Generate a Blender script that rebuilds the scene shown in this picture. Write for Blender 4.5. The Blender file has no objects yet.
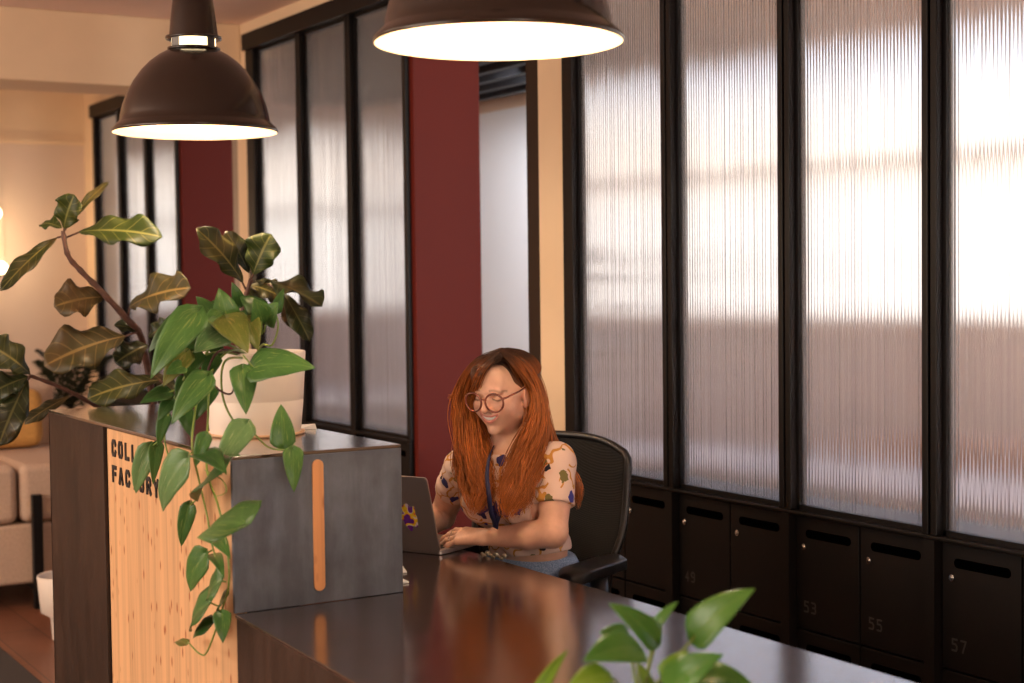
import bpy, math, random
import numpy as np
from mathutils import Vector, Matrix
random.seed(7)
PI = math.pi
scene = bpy.context.scene
col = scene.collection

# ------------------------------------------------------------------ camera
FPX = 1530.0
H = 1.47
_r1 = Vector((-931.0, 51.5, -FPX)).normalized()            # direction of world -X in camera space
_h2 = Vector((0.0, 62.7, -FPX))
_up = _r1.cross(_h2)
if _up.y < 0: _up = -_up
_up.normalize()
_X = -_r1
_Z = _up
_Y = _Z.cross(_X)
R = Matrix((_X, _Y, _Z))                                    # camera -> world
CAM = Vector((0, 0, H))
def ray(px, py):
    return R @ Vector((px - 512.0, 341.5 - py, -FPX)) / FPX
def P(px, py, d): return CAM + ray(px, py) * d
def PY(px, py, Y):
    r = ray(px, py); return CAM + r * (Y / r.y)
def PX(px, py, X):
    r = ray(px, py); return CAM + r * (X / r.x)
def PZ(px, py, Z):
    r = ray(px, py); return CAM + r * ((Z - H) / r.z)
cam_data = bpy.data.cameras.new('camera')
cam = bpy.data.objects.new('camera', cam_data); col.objects.link(cam)
cam_data.sensor_width = 36.0
cam_data.lens = FPX / 1024 * 36.0
cam_data.clip_start = 0.05
cam.matrix_world = Matrix.Translation(CAM) @ R.to_4x4()
cam_data.dof.use_dof = True
cam_data.dof.focus_distance = 4.0
cam_data.dof.aperture_fstop = 3.2
scene.camera = cam
scene.view_settings.view_transform = 'Standard'
scene.view_settings.look = 'None'
scene.view_settings.gamma = 1.0
scene.view_settings.exposure = 0.5
scene.view_settings.use_curve_mapping = False

# ------------------------------------------------------------------ object helpers
def tag(o, label=None, cat=None, group=None, kind=None):
    if label: o['label'] = label
    if cat: o['category'] = cat
    if group: o['group'] = group
    if kind: o['kind'] = kind
    return o
def empty(name, loc=(0, 0, 0), rz=0.0, label=None, cat=None, group=None, kind=None):
    o = bpy.data.objects.new(name, None); col.objects.link(o)
    o.location = loc; o.rotation_euler = (0, 0, rz); o.empty_display_size = 0.05
    return tag(o, label, cat, group, kind)
def copy_tree(o, parent=None):
    c = o.copy(); col.objects.link(c)
    if parent is not None: c.parent = parent
    for ch in [x for x in bpy.data.objects if x.parent == o]:
        copy_tree(ch, c)
    return c

class MB:
    def __init__(s): s.v = []; s.f = []; s.m = []; s.sm = []
    def add(s, vs, fs, mi=0, smooth=False, M=None):
        b = len(s.v)
        for v in vs:
            v = Vector(v)
            if M is not None: v = M @ v
            s.v.append(v)
        for f in fs:
            s.f.append([i + b for i in f]); s.m.append(mi); s.sm.append(smooth)
        return s
    def box(s, x0, x1, y0, y1, z0, z1, mi=0, M=None):
        vs = [(x0,y0,z0),(x1,y0,z0),(x1,y1,z0),(x0,y1,z0),(x0,y0,z1),(x1,y0,z1),(x1,y1,z1),(x0,y1,z1)]
        fs = [(0,3,2,1),(4,5,6,7),(0,1,5,4),(1,2,6,5),(2,3,7,6),(3,0,4,7)]
        return s.add(vs, fs, mi, False, M)
    def tube(s, pts, rad, n=8, mi=0, cap=True, flat=None, M=None):
        pts = [Vector(p) for p in pts]
        if not hasattr(rad, '__len__'): rad = [rad] * len(pts)
        vs = []; fs = []
        t0 = (pts[1] - pts[0]).normalized()
        u = t0.orthogonal().normalized() if flat is None else Vector(flat)
        for i, p in enumerate(pts):
            if i == 0: t = (pts[1] - pts[0])
            elif i == len(pts) - 1: t = (pts[-1] - pts[-2])
            else: t = (pts[i+1] - pts[i-1])
            t.normalize()
            u = (u - t * u.dot(t)).normalized()
            w = t.cross(u)
            for k in range(n):
                a = 2 * PI * k / n
                vs.append(p + (u * math.cos(a) + w * math.sin(a)) * rad[i])
        for i in range(len(pts) - 1):
            for k in range(n):
                k2 = (k + 1) % n
                fs.append((i*n+k, i*n+k2, (i+1)*n+k2, (i+1)*n+k))
        if cap:
            fs.append(tuple(range(n - 1, -1, -1))); fs.append(tuple((len(pts)-1)*n + k for k in range(n)))
        return s.add(vs, fs, mi, True, M)
    def lathe(s, prof, n=48, mi=0, M=None, close=False):
        vs = []; fs = []
        for r, z in prof:
            for k in range(n):
                a = 2 * PI * k / n
                vs.append((r * math.cos(a), r * math.sin(a), z))
        m = len(prof)
        rng = range(m) if close else range(m - 1)
        for i in rng:
            j = (i + 1) % m
            for k in range(n):
                k2 = (k + 1) % n
                fs.append((i*n+k, i*n+k2, j*n+k2, j*n+k))
        return s.add(vs, fs, mi, True, M)
    def prism(s, poly, h0, h1, mi=0, M=None, smooth=False):
        n = len(poly)
        vs = [(x, y, h0) for x, y in poly] + [(x, y, h1) for x, y in poly]
        fs = [tuple(range(n - 1, -1, -1)), tuple(range(n, 2 * n))]
        for k in range(n): fs.append((k, (k+1) % n, n + (k+1) % n, n + k))
        return s.add(vs, fs, mi, smooth, M)
    def sphere(s, c, r, n=16, mi=0, sc=(1, 1, 1)):
        vs = []; fs = []
        m = n // 2
        for i in range(m + 1):
            th = PI * i / m
            for k in range(n):
                a = 2 * PI * k / n
                vs.append((c[0] + r*sc[0]*math.sin(th)*math.cos(a), c[1] + r*sc[1]*math.sin(th)*math.sin(a), c[2] + r*sc[2]*math.cos(th)))
        for i in range(m):
            for k in range(n):
                fs.append((i*n+k, (i+1)*n+k, (i+1)*n+(k+1) % n, i*n+(k+1) % n))
        return s.add(vs, fs, mi, True)
    def build(s, name, mats, parent=None, bevel=0, seg=2, local=None, sub=0, weld=False):
        me = bpy.data.meshes.new(name)
        vs = s.v
        if local is not None:
            inv = local.matrix_basis.inverted(); vs = [inv @ v for v in vs]
        me.from_pydata([tuple(v) for v in vs], [], s.f)
        if not isinstance(mats, (list, tuple)): mats = [mats]
        for m in mats: me.materials.append(m)
        me.polygons.foreach_set('material_index', s.m)
        me.polygons.foreach_set('use_smooth', s.sm)
        me.update()
        o = bpy.data.objects.new(name, me); col.objects.link(o)
        if parent is not None: o.parent = parent
        if weld:
            w = o.modifiers.new('weld', 'WELD'); w.merge_threshold = 1e-5
        if bevel:
            b = o.modifiers.new('bevel', 'BEVEL'); b.width = bevel; b.segments = seg
            b.limit_method = 'ANGLE'; b.angle_limit = math.radians(40); b.harden_normals = True
            me.polygons.foreach_set('use_smooth', [True] * len(me.polygons))
        if sub:
            q = o.modifiers.new('sub', 'SUBSURF'); q.levels = sub; q.render_levels = sub
        return o
def rbox(x0, x1, y0, y1, z0, z1):
    return MB().box(x0, x1, y0, y1, z0, z1)

# ------------------------------------------------------------------ materials
def lin(c): return tuple(((x / 255.0) / 12.92 if x / 255.0 <= 0.04045 else ((x / 255.0 + 0.055) / 1.055) ** 2.4) for x in c)
class NT:
    def __init__(s, name):
        s.m = bpy.data.materials.new(name); s.m.use_nodes = True
        s.t = s.m.node_tree; s.n = s.t.nodes; s.l = s.t.links
        s.b = s.n.get('Principled BSDF'); s.out = s.n.get('Material Output')
    def node(s, ty, **kw):
        q = s.n.new(ty)
        for k, v in kw.items():
            if k.startswith('i_'):
                key = k[2:]
                key = int(key) if key.isdigit() else key.replace('_', ' ')
                q.inputs[key].default_value = v
            else: setattr(q, k, v)
        return q
    def link(s, a, b): s.l.new(a, b)
    def ramp(s, fac, stops, interp='LINEAR'):
        r = s.n.new('ShaderNodeValToRGB'); r.color_ramp.interpolation = interp
        e = r.color_ramp.elements
        while len(e) < len(stops): e.new(0.5)
        for i, (p, c) in enumerate(stops):
            e[i].position = p; e[i].color = (*c, 1) if len(c) == 3 else c
        s.link(fac, r.inputs[0]); return r
    def coords(s, scale=(1, 1, 1), kind='Object', rot=(0, 0, 0), loc=(0, 0, 0)):
        tc = s.n.new('ShaderNodeTexCoord'); mp = s.n.new('ShaderNodeMapping')
        mp.inputs['Scale'].default_value = scale; mp.inputs['Rotation'].default_value = rot; mp.inputs['Location'].default_value = loc
        s.link(tc.outputs[kind], mp.inputs[0]); return mp.outputs[0]
    def mix(s, fac, a, b, blend='MIX'):
        m = s.n.new('ShaderNodeMix'); m.data_type = 'RGBA'; m.blend_type = blend
        for sock, v in ((m.inputs[0], fac), (m.inputs[6], a), (m.inputs[7], b)):
            if hasattr(v, 'is_linked') or hasattr(v, 'links'): s.link(v, sock)
            elif isinstance(v, (int, float)): sock.default_value = v
            else: sock.default_value = (*v, 1) if len(v) == 3 else v
        return m.outputs[2]
    def math(s, op, a, b=0.0, c=0.0):
        m = s.n.new('ShaderNodeMath'); m.operation = op
        for sock, v in zip(m.inputs, (a, b, c)):
            if isinstance(v, (int, float)): sock.default_value = v
            else: s.link(v, sock)
        return m.outputs[0]
    def set(s, **kw):
        for k, v in kw.items():
            sock = s.b.inputs[k.replace('_', ' ')]
            if isinstance(v, (int, float)): sock.default_value = v
            elif isinstance(v, tuple): sock.default_value = (*v, 1) if len(v) == 3 else v
            else: s.link(v, sock)
        return s
    def bump(s, h, strength=0.3, dist=0.01):
        b = s.n.new('ShaderNodeBump'); b.inputs['Strength'].default_value = strength; b.inputs['Distance'].default_value = dist
        s.link(h, b.inputs['Height']); s.link(b.outputs[0], s.b.inputs['Normal']); return b
def simple(name, c, rough=0.5, metal=0.0, noise=0.06, nscale=12.0, bump=0.0, spec=None, coat=0.0):
    t = NT(name); co = t.coords()
    nz = t.node('ShaderNodeTexNoise'); nz.inputs['Scale'].default_value = nscale; nz.inputs['Detail'].default_value = 4
    t.link(co, nz.inputs['Vector'])
    lo = tuple(max(0, x * (1 - noise)) for x in c); hi = tuple(x * (1 + noise) for x in c)
    r = t.ramp(nz.outputs[0], [(0.3, lo), (0.7, hi)])
    t.set(Base_Color=r.outputs[0], Roughness=rough, Metallic=metal)
    if spec is not None: t.b.inputs['Specular IOR Level'].default_value = spec
    if coat: t.b.inputs['Coat Weight'].default_value = coat; t.b.inputs['Coat Roughness'].default_value = 0.15
    if bump: t.bump(nz.outputs[0], bump, 0.003)
    return t.m
def emissive(name, c, strength):
    t = NT(name); t.set(Base_Color=c, Roughness=0.4)
    t.b.inputs['Emission Color'].default_value = (*c, 1); t.b.inputs['Emission Strength'].default_value = strength
    return t.m

M = {}
M['black_frame'] = simple('black_frame', (0.0055, 0.004, 0.0035), 0.45, 0.0, 0.1, 6, spec=0.22)
M['locker_black'] = simple('locker_black', (0.006, 0.0042, 0.0036), 0.5, 0.0, 0.12, 5, spec=0.22)
M['slot_shade'] = simple('slot_shade', (0.0005, 0.0005, 0.0005), 0.9, 0, 0, spec=0.0)
M['chrome'] = simple('chrome', (0.75, 0.72, 0.68), 0.18, 1.0, 0.03)
M['number_grey'] = simple('number_grey', (0.035, 0.03, 0.028), 0.5, 0, 0)
M['wall_cream'] = simple('wall_cream', lin((232, 204, 168)), 0.75, 0, 0.04, 3, 0.05)
M['wall_pale'] = simple('wall_pale', lin((216, 192, 172)), 0.75, 0, 0.03, 3, 0.05)
M['ceiling_paint'] = simple('ceiling_paint', lin((236, 208, 194)), 0.8, 0, 0.03, 2)
M['red_paint'] = simple('red_paint', lin((92, 26, 17)), 0.6, 0, 0.03, 2, spec=0.2)
M['white_wall'] = simple('white_wall', lin((232, 232, 236)), 0.7, 0, 0.02, 2)
M['jamb_brown'] = simple('jamb_brown', lin((44, 29, 19)), 0.55, 0, 0.06, 4, spec=0.25)
M['grey_strip'] = simple('grey_strip', lin((150, 135, 120)), 0.5)
M['lamp_black'] = simple('lamp_black', lin((38, 25, 18)), 0.24, 0.0, 0.05, 4, coat=0.3)
M['lamp_inner'] = simple('lamp_inner', lin((238, 208, 168)), 0.5, 0, 0.0)
M['bulb'] = emissive('bulb', (1.0, 0.80, 0.55), 3.0)
M['lamp_glass'] = emissive('lamp_glass', (1.0, 0.78, 0.45), 3.0)
M['globe'] = emissive('globe', (1.0, 0.78, 0.5), 5.0)

def mat_steel(name, c, rough, metal, stain=0.35, tint=(0.5, 0.5, 0.5), coat=0.0):
    t = NT(name); co = t.coords((1, 1, 1))
    n1 = t.node('ShaderNodeTexNoise', i_Scale=3.5, i_Detail=6.0, i_Roughness=0.6); t.link(co, n1.inputs['Vector'])
    co2 = t.coords((9, 9, 2.2))
    n2 = t.node('ShaderNodeTexNoise', i_Scale=2.0, i_Detail=5.0, i_Roughness=0.65); t.link(co2, n2.inputs['Vector'])
    d = tuple(x * (1 - stain) for x in c); h = tuple(x * (1 + stain) for x in c)
    r1 = t.ramp(n1.outputs[0], [(0.35, d), (0.65, h)])
    r2 = t.ramp(n2.outputs[0], [(0.4, (0.72, 0.72, 0.72)), (0.62, (1.1, 1.1, 1.1))])
    cc = t.mix(0.8, r1.outputs[0], r2.outputs[0], 'MULTIPLY')
    rr = t.ramp(n2.outputs[0], [(0.3, (rough * 0.85,) * 3), (0.7, (rough * 1.2,) * 3)])
    t.set(Base_Color=cc, Roughness=rr.outputs[0], Metallic=metal)
    if coat: t.b.inputs['Coat Weight'].default_value = coat; t.b.inputs['Coat Roughness'].default_value = 0.15; t.b.inputs['Coat IOR'].default_value = 1.85
    return t.m
M['steel_grey'] = mat_steel('steel_grey', (0.128, 0.150, 0.190), 0.45, 0.3, 0.3)
M['steel_brown'] = mat_steel('steel_brown', (0.030, 0.0135, 0.007), 0.5, 0.15, 0.3)
M['steel_top'] = mat_steel('steel_top', (0.034, 0.014, 0.009), 0.2, 0.0, 0.2, coat=1.0)
def mat_wood(name, base, dark, scale=1.0, axis='z'):
    t = NT(name)
    sc = (60 * scale, 60 * scale, 1.6 * scale) if axis == 'z' else (1.6 * scale, 60 * scale, 60 * scale)
    co = t.coords(sc)
    n1 = t.node('ShaderNodeTexNoise', i_Scale=1.0, i_Detail=5.0, i_Roughness=0.6); t.link(co, n1.inputs['Vector'])
    r1 = t.ramp(n1.outputs[0], [(0.25, tuple(b * 0.74 for b in base)), (0.5, base), (0.8, tuple(min(1, b * 1.15) for b in base))])
    # lamella strips
    co3 = t.coords((1, 0, 0)); sx = t.node('ShaderNodeSeparateXYZ'); t.link(co3, sx.inputs[0])
    st = t.math('FLOOR', t.math('MULTIPLY', sx.outputs[0], 34.0))
    wn = t.node('ShaderNodeTexWhiteNoise'); wn.noise_dimensions = '1D'; t.link(st, wn.inputs['W'])
    r3 = t.ramp(wn.outputs[0], [(0, (0.92, 0.92, 0.92)), (1, (1.04, 1.03, 1.0))])
    c1 = t.mix(1.0, r1.outputs[0], r3.outputs[0], 'MULTIPLY')
    # knots
    co2 = t.coords((46 * scale, 46 * scale, 17 * scale) if axis == 'z' else (10, 40, 40))
    vo = t.node('ShaderNodeTexVoronoi', i_Scale=1.0); t.link(co2, vo.inputs['Vector'])
    nk = t.node('ShaderNodeTexWhiteNoise'); t.link(vo.outputs['Color'], nk.inputs[0])
    gate = t.math('GREATER_THAN', nk.outputs[0], 0.62)
    kn = t.ramp(vo.outputs['Distance'], [(0.12, (1, 1, 1)), (0.27, (0, 0, 0))])
    fac = t.math('MULTIPLY', kn.outputs[0], gate)
    cc = t.mix(fac, c1, dark)
    t.set(Base_Color=cc, Roughness=0.5)
    return t.m
M['pine'] = mat_wood('pine', lin((208, 164, 120)), lin((150, 84, 44)))
M['handle_wood'] = mat_wood('handle_wood', lin((222, 160, 108)), lin((150, 80, 40)), 0.6)
M['letter_black'] = simple('letter_black', (0.012, 0.010, 0.009), 0.6, 0, 0)

def mat_reeded():
    t = NT('reeded_glass')
    co = t.coords()
    sx = t.node('ShaderNodeSeparateXYZ'); t.link(co, sx.inputs[0])
    # vertical ribs, with slightly uneven spacing
    x = sx.outputs[0]
    nz = t.node('ShaderNodeTexNoise'); nz.noise_dimensions = '1D'; nz.inputs['Scale'].default_value = 45.0; nz.inputs['Detail'].default_value = 3.0
    t.link(x, nz.inputs['W'])
    rib = t.math('SINE', t.math('MULTIPLY', x, 2 * PI / 0.0125))
    h = t.math('ADD', t.math('MULTIPLY', rib, 0.22), t.math('MULTIPLY', nz.outputs[0], 1.05))
    bp = t.node('ShaderNodeBump', i_Strength=1.0, i_Distance=0.0016); t.link(h, bp.inputs['Height'])
    gl = t.node('ShaderNodeBsdfRefraction', i_Roughness=0.14, i_IOR=1.35); 
    nc = t.node('ShaderNodeTexNoise'); nc.noise_dimensions = '1D'; nc.inputs['Scale'].default_value = 130.0; nc.inputs['Detail'].default_value = 2.0; t.link(x, nc.inputs['W'])
    rc = t.ramp(nc.outputs[0], [(0.36, (0.89, 0.865, 0.855)), (0.6, (1.0, 0.99, 0.98))]); t.link(rc.outputs[0], gl.inputs[0])
    t.link(bp.outputs[0], gl.inputs['Normal'])
    tr = t.node('ShaderNodeBsdfTranslucent'); tr.inputs[0].default_value = (0.85, 0.83, 0.83, 1)
    df = t.node('ShaderNodeBsdfDiffuse'); df.inputs[0].default_value = (0.75, 0.70, 0.66, 1)
    gs = t.node('ShaderNodeBsdfGlossy', i_Roughness=0.25); t.link(bp.outputs[0], gs.inputs['Normal'])
    mt = t.node('ShaderNodeMixShader', i_0=0.12); t.link(gl.outputs[0], mt.inputs[1]); t.link(tr.outputs[0], mt.inputs[2])
    m2 = t.node('ShaderNodeMixShader', i_0=0.05); t.link(mt.outputs[0], m2.inputs[1]); t.link(df.outputs[0], m2.inputs[2])
    m3 = t.node('ShaderNodeMixShader', i_0=0.04); t.link(m2.outputs[0], m3.inputs[1]); t.link(gs.outputs[0], m3.inputs[2])
    t.link(m3.outputs[0], t.out.inputs['Surface'])
    return t.m
M['reeded'] = mat_reeded()
def mat_clear():
    t = NT('window_glass')
    tr = t.node('ShaderNodeBsdfTransparent'); gs = t.node('ShaderNodeBsdfGlossy', i_Roughness=0.02)
    lw = t.node('ShaderNodeLayerWeight', i_Blend=0.03)
    mx = t.node('ShaderNodeMixShader'); t.link(lw.outputs['Fresnel'], mx.inputs[0]); t.link(tr.outputs[0], mx.inputs[1]); t.link(gs.outputs[0], mx.inputs[2])
    t.link(mx.outputs[0], t.out.inputs['Surface']); return t.m
M['clear'] = mat_clear()
# ------------------------------------------------------------------ the setting
W = 3.0          # glazed wall
CEIL = 2.82
XL = -10.6
XB = -21.0        # the room behind the glass runs on further
def struct(name, mb, mats, parent=None, **k):
    o = mb.build(name, mats, parent, **k)
    if parent is None: o['kind'] = 'structure'
    return o
def mat_floor():
    t = NT('terracotta_floor'); co = t.coords()
    br = t.node('ShaderNodeTexBrick', i_Scale=1.0); br.inputs['Brick Width'].default_value = 1.2; br.inputs['Row Height'].default_value = 0.18
    br.inputs['Mortar Size'].default_value = 0.003
    br.inputs['Color1'].default_value = (*lin((132, 84, 60)), 1); br.inputs['Color2'].default_value = (*lin((116, 72, 52)), 1); br.inputs['Mortar'].default_value = (*lin((70, 42, 30)), 1)
    t.link(co, br.inputs['Vector'])
    nz = t.node('ShaderNodeTexNoise', i_Scale=4.0, i_Detail=5.0); t.link(co, nz.inputs['Vector'])
    r = t.ramp(nz.outputs[0], [(0.3, (0.8, 0.8, 0.8)), (0.7, (1.1, 1.1, 1.1))])
    t.set(Base_Color=t.mix(1.0, br.outputs[0], r.outputs[0], 'MULTIPLY'), Roughness=0.4)
    return t.m
M['floor'] = mat_floor()
struct('floor', MB().box(XL, 3.0, -4.0, 5.6, -0.1, 0.0).box(XB, XL, W, 5.6, -0.1, 0.0), M['floor'])
struct('ceiling', MB().box(XL, 3.0, -4.0, W + 0.1, CEIL, CEIL + 0.1).box(XB, 3.0, W + 0.1, 5.6, CEIL, CEIL + 0.1, 1), [M['ceiling_paint'], simple('tan_ceiling', lin((178, 138, 110)), 0.85, 0, 0.03, 2)])
wl = MB().box(XL - 0.12, XL, -4.0, W + 0.32, 0, 2.45).box(XL - 0.12, XL, -4.0, W + 0.32, 2.45, CEIL, 1)
struct('wall_left', wl, [M['wall_pale'], M['wall_cream']])
struct('wall_front', rbox(XL, 3.0, -4.1, -4.0, 0, CEIL), M['wall_cream'])
struct('wall_right', rbox(3.0, 3.1, -4.0, 5.6, 0, CEIL), M['wall_cream'])
struct('trim_1', rbox(-8.06, -7.65, -4.0, W - 0.001, 2.467, CEIL), M['wall_cream'], bevel=0.006)       # downstand beam
struct('trim_2', rbox(XL, XL + 0.03, -4.0, W, 2.425, 2.45), M['wall_cream'])
# glazed wall: pieces of plastered wall between the partitions
T0, T1 = W, W + 0.32
wb = MB()
wb.box(-4.735, -4.55, T0, T0 + 0.08, 0, CEIL)       # pier beside the door
wb.box(-7.72, -7.54, T0, T0 + 0.08, 0, CEIL)
wb.box(-10.6, -10.33, T0, T1, 0, CEIL)
wb.box(-10.33, -7.72, T0, T1, 2.67, CEIL); wb.box(-7.54, -4.735, T0, T1, 2.75, CEIL); wb.box(-4.55, 3.0, T0, T1, 2.75, CEIL)
wb.box(-1.0, 3.0, T0, T1, 0, 2.75)
struct('wall_back', wb, M['wall_cream'])
# red reveals of the two doorways
for i, (xr) in enumerate((-5.71, -8.61)):
    struct('trim_%d' % (3 + i), MB().box(xr - 0.035, xr, T0, T1, 0, 2.75), M['red_paint'], bevel=0.003)
struct('trim_5', MB().box(-4.82, -4.735, T0 - 0.0, T0 + 0.06, 0, 2.75), M['jamb_brown'], bevel=0.003)
struct('trim_6', MB().box(-7.80, -7.72, T0, T0 + 0.06, 0, 2.75), M['grey_strip'], bevel=0.003)

# partitions: frame, mullions and panes
def bank(name, xs, ztop, zb, post_l=0.05, post_r=0.05, depth=0.055):
    root = empty(name, (xs[0], W, 0), kind='structure')
    f = MB(); y0, y1 = W - 0.02, W + depth
    x0, x1 = xs[0], xs[-1]
    hw = 0.026
    def V(a, b, c, d, e, g, mb): mb.box(a - xs[0], b - xs[0], c - W, d - W, e, g)
    V(x0 - post_l, x1 + post_r, y0 - 0.02, y1, ztop - 0.085, ztop, f)
    V(x0 - post_l, x1 + post_r, y0, y1, zb - 0.012, zb, f)
    V(x0 - post_l, x0 + 0.012, y0, y1, zb, ztop - 0.085, f); V(x1 - 0.012, x1 + post_r, y0, y1, zb, ztop - 0.085, f)
    f.build('frame', M['black_frame'], root, bevel=0.004)
    for x in xs[1:-1]:
        m = MB(); V(x - hw, x - 0.004, y0, y1, zb, ztop - 0.085, m); V(x + 0.004, x + hw, y0, y1, zb, ztop - 0.085, m); V(x - 0.005, x + 0.005, y0 + 0.02, y1, zb, ztop - 0.085, m)
        m.build('mullion', M['black_frame'], root, bevel=0.003)
    for a, b in zip(xs[:-1], xs[1:]):
        e0 = 0.012 if a == xs[0] else hw; e1 = 0.012 if b == xs[-1] else hw
        m = MB()   # slim inner bead round each pane
        A, B, ZB, ZT = a + e0, b - e1, zb, ztop - 0.085
        for (p, q, r, s) in ((A, B, ZB, ZB + 0.014), (A, B, ZT - 0.014, ZT), (A, A + 0.010, ZB, ZT), (B - 0.010, B, ZB, ZT)):
            V(p, q, W + 0.005, W + 0.04, r, s, m)
        m.build('glazing_bead', M['black_frame'], root)
        g = MB(); V(A + 0.010, B - 0.010, W + 0.016, W + 0.026, ZB + 0.014, ZT - 0.014, g)
        g.build('pane', M['reeded'], root)
    return root
GB = 0.790
bank('window_1', [-4.50, -3.945, -3.385, -2.825, -2.265, -1.705, -1.145], 2.75, GB, 0.05, 0.14)
bank('window_2', [-7.45, -6.87, -6.31, -5.765], 2.75, GB, 0.09, 0.02)
bank('window_3', [-10.29, -9.76, -9.22, -8.665], 2.67, GB, 0.04, 0.02)
# carcass under the panes that carries the lockers
def carcass(name, x0, x1, posts=()):
    cm = MB()
    for x in posts: cm.box(x - 0.018, x + 0.018, W - 0.02, W + 0.03, 0, GB - 0.0125)
    struct(name, cm.box(x0, x1, W + 0.03, W + 0.32, 0, GB - 0.0125).box(x0, x1, W + 0.0, W + 0.03, 0, 0.09), M['locker_black'])
carcass('trim_7', -4.549, -1.001, (-4.525, -3.945, -3.385, -2.825, -2.265, -1.705, -1.145)); carcass('trim_8', -7.539, -5.746, (-6.87, -6.31, -5.77)); carcass('trim_9', -10.329, -8.646)

# room behind the glass
YB = 5.6
rb = MB()
rb.box(XB, 3.0, YB, YB + 0.2, 0, 1.2); rb.box(XB, 3.0, YB, YB + 0.2, 2.67, CEIL); rb.box(XB - 0.1, XB, W, YB + 0.2, 0, CEIL); rb.box(XB, XL - 0.12, W + 0.2, W + 0.32, 0, CEIL)
for a, b in ((XB, -20.8), (-8.32, -8.2), (2.7, 3.0)): rb.box(a, b, YB, YB + 0.2, 1.2, 2.67)
struct('wall_rear', rb, simple('rear_wall_paint', lin((222, 208, 206)), 0.8))
def far_window(n, x0, x1, k):
    root = empty('window_%d' % n, (x0, YB, 1.2), kind='structure')
    f = MB(); w = x1 - x0
    f.box(0, w, 0.02, 0.1, 0, 0.05).box(0, w, 0.02, 0.1, 1.42, 1.47).box(0, 0.05, 0.02, 0.1, 0.05, 1.42).box(w - 0.05, w, 0.02, 0.1, 0.05, 1.42)
    f.build('frame', M['wall_pale'], root)
    b = MB().box(0.05, w - 0.05, 0.03, 0.09, 0.79, 0.84)
    b.build('transom', M['wall_pale'], root)
    MB().box(0.05, w - 0.05, 0.055, 0.06, 0.05, 0.79).box(0.05, w - 0.05, 0.055, 0.06, 0.84, 1.42).build('glass', M['clear'], root)
far_window(4, -20.8, -8.32, 1)
far_window(5, -8.2, 2.7, 6)
# white corridor wall and black ceiling baffles seen through the doorway
struct('wall_side', rbox(-8.25, -7.28, 4.6, 4.7, 0, 2.45), M['white_wall'])
struct('trim_10', rbox(-8.25, -7.28, 4.58, 4.7, 2.45, 2.50), M['wall_pale'])
struct('trim_11', rbox(-8.25, -7.28, 4.62, 4.7, 2.50, CEIL), M['wall_pale'])
bt = simple('baffle_black', (0.02, 0.02, 0.025), 0.7)
for k in range(5):
    o = rbox(-7.9 + 0.0, -5.75, 3.55 + 0.18 * k, 3.60 + 0.18 * k, 2.46, 2.80).build('ceiling_baffle', bt)
    y = 3.575 + 0.18 * k
    o.data.transform(Matrix.Translation((7.2, -y, -2.63))); o.location = (-7.2, y, 2.63)
    tag(o, 'black acoustic baffle hanging from the ceiling seen through the doorway beside the red reveal', 'ceiling baffle', 'black ceiling baffles beyond the doorway')
# ------------------------------------------------------------------ daylight
w = bpy.data.worlds.new('sky'); scene.world = w; w.use_nodes = True
wt = w.node_tree; bg = wt.nodes['Background']
tc = wt.nodes.new('ShaderNodeTexCoord'); sp = wt.nodes.new('ShaderNodeSeparateXYZ'); rp = wt.nodes.new('ShaderNodeValToRGB')
wt.links.new(tc.outputs['Generated'], sp.inputs[0]); wt.links.new(sp.outputs[2], rp.inputs[0]); wt.links.new(rp.outputs[0], bg.inputs[0])
e = rp.color_ramp.elements
e[0].position = 0.0; e[0].color = (0.95, 0.90, 0.86, 1); e[1].position = 0.5; e[1].color = (0.45, 0.62, 1.0, 1)
q = e.new(0.035); q.color = (1.0, 0.97, 0.93, 1); q = e.new(0.07); q.color = (1.0, 0.88, 0.78, 1); q = e.new(0.10); q.color = (1.0, 0.96, 0.92, 1); q = e.new(0.135); q.color = (0.74, 0.83, 1.0, 1)
bg.inputs[1].default_value = 1.42
def area(name, loc, size, power, color, rot, sy=None):
    L = bpy.data.lights.new(name, 'AREA'); L.energy = power; L.color = color; L.size = size
    if sy: L.shape = 'RECTANGLE'; L.size_y = sy
    o = bpy.data.objects.new(name, L); col.objects.link(o); o.location = loc; o.rotation_euler = rot
    return o
def point(name, loc, power, color, r=0.05):
    L = bpy.data.lights.new(name, 'POINT'); L.energy = power; L.color = color; L.shadow_soft_size = r
    o = bpy.data.objects.new(name, L); col.objects.link(o); o.location = loc; return o
# windows of the front room (behind and left of the photographer)
area('daylight_front', (-3.4, -3.9, 1.6), 4.5, 145, (1.0, 0.88, 0.76), (math.radians(90), 0, 0), 1.7)
area('daylight_right', (2.9, 0.4, 1.6), 3.6, 58, (1.0, 0.88, 0.77), (0, math.radians(90), 0), 1.6)
# fill lights added to brighten the space behind the glass
area('back_room_fill', (2.9, 4.45, 1.5), 2.0, 250, (1.0, 0.95, 0.93), (0, math.radians(90), 0), 2.0)
sl = bpy.data.lights.new('corridor_fill', 'SPOT'); sl.energy = 130; sl.color = (0.93, 0.96, 1.0); sl.spot_size = math.radians(75); sl.spot_blend = 0.8; sl.shadow_soft_size = 0.15  # added fill aimed at the white corridor wall
so = bpy.data.objects.new('corridor_fill', sl); col.objects.link(so); so.location = (-6.3, 3.95, 2.45)
so.rotation_euler = (Vector((-7.85, 4.6, 1.45)) - Vector((-6.3, 3.95, 2.45))).to_track_quat('-Z', 'Y').to_euler()

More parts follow.
